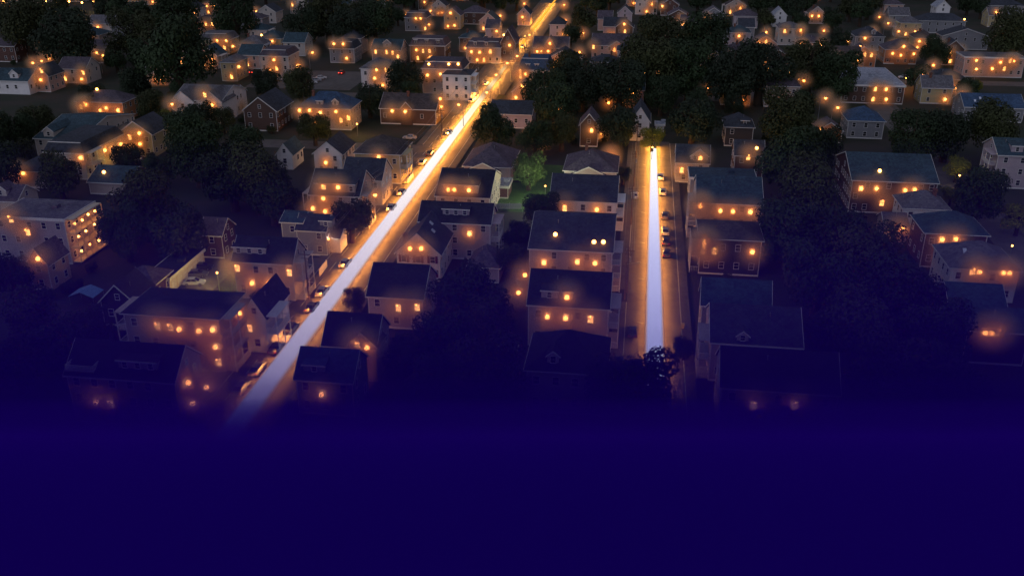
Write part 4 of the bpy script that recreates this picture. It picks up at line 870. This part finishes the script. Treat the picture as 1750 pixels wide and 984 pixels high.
# ------------------------------------------------------------------ street lamps, garden lamps and poles
def street_lamp(px,py,label,k=1.5,h=7.5,arm=(1.6,0),c=None,name='street_lamp'):
    x,y=G(px,py,h); o=root(name,(x-arm[0],y-arm[1],0),label,'street lamp','street lamps')
    q=MB(); q.tube((0,0,0),(0,0,h+.3),.13,.08,8); link('pole',q.mesh('pole',METAL if h>6 else WOOD),o)
    q=MB(); q.tube((0,0,h+.2),(arm[0],arm[1],h+.35),.05,.04,6); link('arm',q.mesh('arm',METAL),o)
    hd=link('lamp_head',g_me,o,(arm[0],arm[1],h)); point(hd,(0,0,0),LAMP_P*k,c=c or (1,.36,.07)); lamp_halo(hd)
    q=MB(); q.tube((0,0,.3),(0,0,.45),.42,.1,10); link('shade',q.mesh('shade',METAL),hd)
for px,py,lb,k in((641,333,'street lamp on a pole by the bright white car',1.6),(784,179,'street lamp beside the half-timbered house on the long road',1.6),(294,178,'street lamp at the left corner of the white twin-gabled house',1.5),(176,95,'street lamp on a pole among the trees at upper left',1.3),
   (534,90,'yellow street lamp over the far grass island',2),(848,128,'street lamp shining over the middle of the glowing crossing',6),(867,108,'street lamp beyond the crossing on its far side',6),(884,96,'street lamp halfway between the crossing and the church',5),(864,62,'street lamp beside the reddish church',5),(905,60,'street lamp far up the long road',2.5),
   (832,158,'street lamp on the near corner of the crossing',5),(969,60,'street lamp right of the mauve lamp-side house',1.2),(1578,128,'street lamp at the corner of the orange-lit street',1.5),(1518,40,'street lamp above the dark house behind orange gables',2),(1536,54,'street lamp between two trees above the orange houses',2),(1564,54,'street lamp right above the red-shuttered orange house',2),
   (1611,78,'street lamp above the clustered-lamp house',1.5),(1644,160,'street lamp beside the skylight roof house',1.0),(1432,184,'street lamp left of the grey-blue hip house',1.0),(1411,168,'street lamp under the spreading tree by the commercial building',1.2),(1366,136,'orange street lamp hidden in trees left of the commercial building',1.0),(1374,138,'second of the two orange lamps left of the commercial building',1.0),
   (1703,22,'street lamp far away at the top right',1.2),(266,30,'lamp in the woods at the upper left',1),(1210,150,'orange lamp among the dark trees above the lost dark blue house',1.2)): street_lamp(px,py,lb,k,arm=(1.6 if px<700 or px>900 else -1.4,0))
GG='globe lamps in the gardens'
for px,py,lb in((953,188,'left globe lamp of the pair above the two-floor lamp house'),(961,187,'right globe lamp of the pair above the two-floor lamp house'),(911,228,'lone globe lamp left of the bright garden pair'),(924,240,'brightest globe lamp in the garden behind the plain slate-roofed house'),(1040,176,'left globe lamp of the pair left of the pale steep gable'),(1058,177,'right globe lamp of the pair left of the pale steep gable'),(1076,163,'single globe lamp above the pale steep gable'),
   (71,105,'lamp in the middle of the string above the tall two-lamp gable'),(56,108,'lowest lamp in the string above the tall two-lamp gable'),(84,101,'topmost lamp in the string above the tall two-lamp gable'),(886,500,'globe lamp at the left corner of the two-dormer house'),(897,470,'globe lamp beside the lower left of the roof-lamp house'),(1043,265,'lamp beside the low pale-gabled house')):
    x,y=G(px,py,3); o=root('garden_lamp',(x,y,0),lb,'lamp',GG); q=MB(); q.tube((0,0,0),(0,0,2.7),.07,.05,7); link('post',q.mesh('post',METAL),o); hd=link('globe',g_me,o,(0,0,3)); point(hd,(0,0,0),LAMP_P*.8); lamp_halo(hd)
rl=random.Random(31); n_=0; t_=0
while n_<64 and t_<3000:
    t_+=1; y=rl.uniform(400,660); x=rl.uniform(-y*.6-.137*y,y*.58-.137*y)
    if any(h_['x0']-1<x<h_['x1']+1 and h_['y0']-1<y<h_['y1']+1 for h_ in HOUSES) or R1W-1<x<R1E+1: continue
    if any(math.hypot(x-a,y-b_)<c*.7 for a,b_,c in FILL): continue
    n_+=1; hh=rl.uniform(3,6); o=root('garden_lamp',(x,y,0),auto_label('small far lamp',x,y,1),'lamp','small lamps among the far gardens')
    q=MB(); q.tube((0,0,0),(0,0,hh-.3),.07,.05,7); link('post',q.mesh('post',METAL),o); hd=link('globe',g_me,o,(0,0,hh)); point(hd,(0,0,0),round(LAMP_P*rl.choice((.6,1,1.8,3)))); lamp_halo(hd)
# low bushes in the yards
n_=0; t_=0
while n_<90 and t_<6000:
    t_+=1; h_=rl.choice([q for q in HOUSES if q['y0']<430]); x=rl.uniform(h_['x0']-7,h_['x1']+7); y=rl.uniform(h_['y0']-7,h_['y1']+5); r=rl.uniform(.9,1.9)
    if any(q['x0']-r<x<q['x1']+r and q['y0']-r<y<q['y1']+r for q in HOUSES): continue
    if R1W-2.6-r<x<R1E+2.6+r or R2W-2.8-r<x<R2E+2.4+r: continue
    if any(a-r<x<c+r and b_-r<y<d_+r for a,b_,c,d_ in OPEN) or any(math.hypot(x-a,y-b_)<c*.8 for a,b_,c in FILL): continue
    n_+=1; FILL.append((x,y,r)); tree(x,y,r,r*1.7,auto_label(['low bush','clipped dark bush','straggly bush'][n_%3],x,y,r),CRF[n_%4],'bushes in the yards','bush','bush')
# white floodlight on the lawn behind the lit tree
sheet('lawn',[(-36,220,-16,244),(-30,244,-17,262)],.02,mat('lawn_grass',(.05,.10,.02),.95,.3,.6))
x,y=G(932,318,5); o=root('flood_lamp',(x,y,0),'white garden floodlight behind the bright green tree','lamp'); q=MB(); q.tube((0,0,0),(0,0,4.8),.06,.05,7); link('post',q.mesh('post',METAL),o)
hd=link('lamp_head',g_me,o,(0,0,5)); hd.scale=(.4,.4,.4); point(hd,(0,0,0),15000,r=.2,c=(.95,1,.6))
for px,py,k,c,lb in((371,466,4500,(1,.62,.12),'yellow flood lamp on a post at the corner of the lit car park'),(1115,252,700,(1,.6,.2),'flood lamp under the yellow-lit tree at the end of the short road'),(1640,300,260,(1,.75,.1),'yellow flood lamp beneath the yellow-green tree'),(575,245,1100,(1,.55,.12),'yellow flood lamp over the side street'),(205,268,1000,(1,.6,.12),'yellow flood lamp beside the long dormered house'),(561,408,260,(.95,.9,.85),'white flood lamp on the front of the bright white shed'),
    (610,212,1000,(1,.6,.12),'yellow flood lamp at the right side of the mansion'),(1730,420,240,(1,.6,.2),'flood lamp beside the brown dirt road'),(1548,134,2600,(1,.32,.06),'orange flood lamp on the street behind the commercial building')):
    x,y=G(px,py,4); o=root('flood_lamp',(x,y,0),lb,'lamp'); q=MB(); q.tube((0,0,0),(0,0,3.9),.08,.06,7); link('post',q.mesh('post',METAL),o); hd=link('lamp_head',g_me,o,(0,0,4)); hd.scale=(.5,.5,.5); point(hd,(0,0,0),k*3,r=.24,c=c)
# lit street far away at the top left
x0_,y0_=G(0,6,0); 
for i,px in enumerate((6,22,40,58,78,96,118,140,160)):
    x,y=G(px,3+i%2*2,6); o=root('street_lamp',(x,y,0),['first','second','third','fourth','fifth','sixth','seventh','eighth','ninth'][i]+' lamp from the left along the yellow-lit far street','street lamp','lamps of the yellow-lit far street'); q=MB(); q.tube((0,0,0),(0,0,5.7),.1,.08,7); link('pole',q.mesh('pole',METAL),o); hd=link('lamp_head',g_me,o,(0,0,6)); hd.scale=(1.2,)*3; point(hd,(0,0,0),5000,r=.53,c=(1,.62,.12))
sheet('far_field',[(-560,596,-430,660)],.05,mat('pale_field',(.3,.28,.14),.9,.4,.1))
# utility poles and their wires
PL=[]
def upole(px,py,h,label):
    x,y=G(px,py,0); o=root('utility_pole',(x,y,0),label,'utility pole','wooden utility poles')
    q=MB(); q.tube((0,0,0),(0,0,h),.17,.11,9); link('pole',q.mesh('pole',WOOD),o)
    q=MB(); q.box((-1.1,-.06,h-.9),(1.1,.06,h-.76)); q.box((-.8,-.06,h-1.7),(.8,.06,h-1.58)); link('crossarm',q.mesh('crossarm',WOOD),o)
    q=MB()
    for s in(-1,-.5,.5,1): q.tube((s,0,h-.76),(s,0,h-.5),.05,.04,6)
    link('insulator',q.mesh('insulator',mat('insulator_glass',(.3,.35,.35),.3,.1,1)),o)
    q=MB(); q.tube((.3,0,h-3.2),(.3,0,h-2.2),.25,.25,10); link('transformer',q.mesh('transformer',METAL),o)
    PL.append((x,y,h)); return o
for a in((528,512,10.5,'utility pole by the fence of the car park house'),(639,366,10,'utility pole at the kerb behind the bushy tree'),(701,302,10,'utility pole at the corner of the pyramid-roofed house'),(755,238,10,'utility pole beside the half-timbered house kerb'),(817,150,10,'utility pole at the near corner of the crossing'),
   (1071,500,10,'utility pole next to the two-dormer house on the short road'),(1078,385,10,'utility pole halfway up the left pavement of the short road'),(1083,320,10,'utility pole behind the white car on the left kerb'),(1087,268,10,'utility pole at the top of the short road')): upole(*a)
def wire(a,b_,label):
    mb=MB()
    for s in(-1,.5,1):
        pr=None
        for i in range(13):
            t=i/12; p=(a[0]+(b_[0]-a[0])*t+s,a[1]+(b_[1]-a[1])*t,a[2]-.48+(b_[2]-a[2])*t-4*.9*t*(1-t))
            if pr: mb.tube(pr,p,.025,.025,4)
            pr=p
    tag(link('power_line',mb.mesh('power_line',METAL)),label,'power line','overhead power lines')
for i,lb in((0,'lowest span of wires along the long road'),(1,'second span of wires along the long road'),(2,'third span of wires along the long road'),(3,'farthest span of wires along the long road'),(5,'lowest span of wires along the short road'),(6,'middle span of wires along the short road'),(7,'top span of wires along the short road')): wire(PL[i],PL[i+1],lb)
def cobra(px,py,label):
    x,y=G(px,py,8); o=root('street_lamp',(x-2.2,y,0),label,'street lamp','street lamps'); q=MB(); q.tube((0,0,0),(0,0,8),.14,.1,8); link('pole',q.mesh('pole',WOOD),o)
    q=MB(); q.tube((0,0,7.6),(2.2,0,8.1),.05,.04,6); link('arm',q.mesh('arm',METAL),o); q=MB(); q.box((2.0,-.15,7.95),(2.7,.15,8.12)); link('lamp_head',q.mesh('lamp_head',METAL),o)
cobra(1090,449,'unlit street lamp with a pale curved arm on the left pavement of the short road')
# fences
def fence(p,q_,h,label,px=False):
    a=G(*p);b_=G(*q_); L_=math.hypot(b_[0]-a[0],b_[1]-a[1]); an=math.atan2(b_[1]-a[1],b_[0]-a[0])
    o=root('fence',(a[0],a[1],0),label,'fence',None,an); n=max(2,int(L_/.18)); m_=MB()
    for i in range(n): m_.box((i*.18,0,.1),(i*.18+.12,.03,h))
    m_.box((0,.03,.3),(L_,.07,.4)); m_.box((0,.03,h-.3),(L_,.07,h-.2)); link('pickets',m_.mesh('pickets',TRIM),o)
    for i in range(int(L_/2.4)+1): m_=MB(); m_.box((i*2.4,.07,0),(i*2.4+.1,.17,h+.1)); link('post',m_.mesh('post',TRIM),o)
fence((547,473),(560,456),1.8,'white picket fence beside the drive of the car park house'); fence((838,358),(892,358),1.6,'long pale fence behind the black split-roof house'); fence((893,502),(882,482),1.6,'short white fence at the corner of the two-dormer house')
fence((1191,640),(1215,640),1.6,'white fence in front of the tiny-dormer house'); fence((330,432),(352,421),1.6,'pale fence at the far end of the garage row')
# blue tarpaulin shelter
x,y=G(148,505,1.5); o=root('tarpaulin_shelter',(x,y,0),'blue tarpaulin shelter with a peaked top beside the dark gabled house','shelter')
q=MB(); P=[(-2.6,2.0),(0,3.0),(2.6,2.0)]; q.prism(P+[(a,b_+.06) for a,b_ in P[::-1]],'y',-2,2); link('canopy',q.mesh('canopy',mat('blue_tarpaulin',(.12,.25,.5),.5,.15,1.5)),o)
for sx in(-2.5,2.45):
    for sy in(-1.9,1.85): q=MB(); q.box((sx,sy,0),(sx+.05,sy+.05,2.02)); link('leg',q.mesh('leg',METAL),o)
# bins by the kerb
for px,py,lb in((1166,563,'yellow wheeled bin on the right pavement of the short road'),):
    x,y=G(px,py); o=root('wheeled_bin',(x,y,.15),lb,'bin'); q=MB(); q.prism([(-.25,0),(.25,0),(.32,1.0),(-.32,1.0)],'x',-.28,.28); link('body',q.mesh('body',mat('yellow_bin',(.5,.35,.05),.6,.1,1)),o)
    q=MB(); q.box((-.32,-.36,1.003),(.32,.36,1.07)); link('lid',q.mesh('lid',mat('yellow_bin',(.5,.35,.05))),o)
    q=MB(); q.tube((-.3,-.2,.1),(.3,-.2,.1),.1,.1,8); link('wheel',q.mesh('wheel',RUB),o)
# ------------------------------------------------------------------ added volume, shaped so the foreground fades to navy
def volume_mat(name,c,dens,ac=(1,1,1)):
    m=bpy.data.materials.new(name); m.use_nodes=True; n=m.node_tree; n.nodes.clear()
    v_=n.nodes.new('ShaderNodeVolumePrincipled'); o_=n.nodes.new('ShaderNodeOutputMaterial'); v_.inputs['Color'].default_value=(*c,1); v_.inputs['Density'].default_value=dens
    v_.inputs['Absorption Color'].default_value=(*ac,1); v_.inputs['Anisotropy'].default_value=0
    n.links.new(v_.outputs[0],o_.inputs['Volume']); return m
def surf_t(py,t):   # height of the ray of image row py at forward distance t
    d=PITCH+math.atan((py-492)/F); return H-t*math.tan(d)
SIG=.12
def T2(t,z): return (t,z)
FT=118.0
FADE_TAU=[(235,0),(300,.1),(350,.2),(400,.34),(450,.48),(500,.64),(550,.85),(600,1.12),(640,1.5),(680,2.4),(720,4.8),(745,6.7)]
FADE_COL=(.075,.002,.45); FADE_ABS=(.0,.0,.2)
prof=[]
for py,tau in FADE_TAU:
    d=PITCH+math.atan((py-492)/F); L_=tau/SIG; prof.append((FT-L_*math.cos(d), surf_t(py,FT)+L_*math.sin(d)))
prof=[p for p in prof]
poly=[(FT,0.0),(FT,prof[0][1])]+prof[1:]+[(46,prof[-1][1]),(46,0.0)]
mb=MB(); mb.prism(poly,'x',-170,170)
fo=link('navy_fade',mb.mesh('navy_fade',volume_mat('navy_fade_volume',FADE_COL,SIG,FADE_ABS))); fo.rotation_euler=(0,0,YAW); fo['kind']='stuff'
fo.location=(0,0,.06)
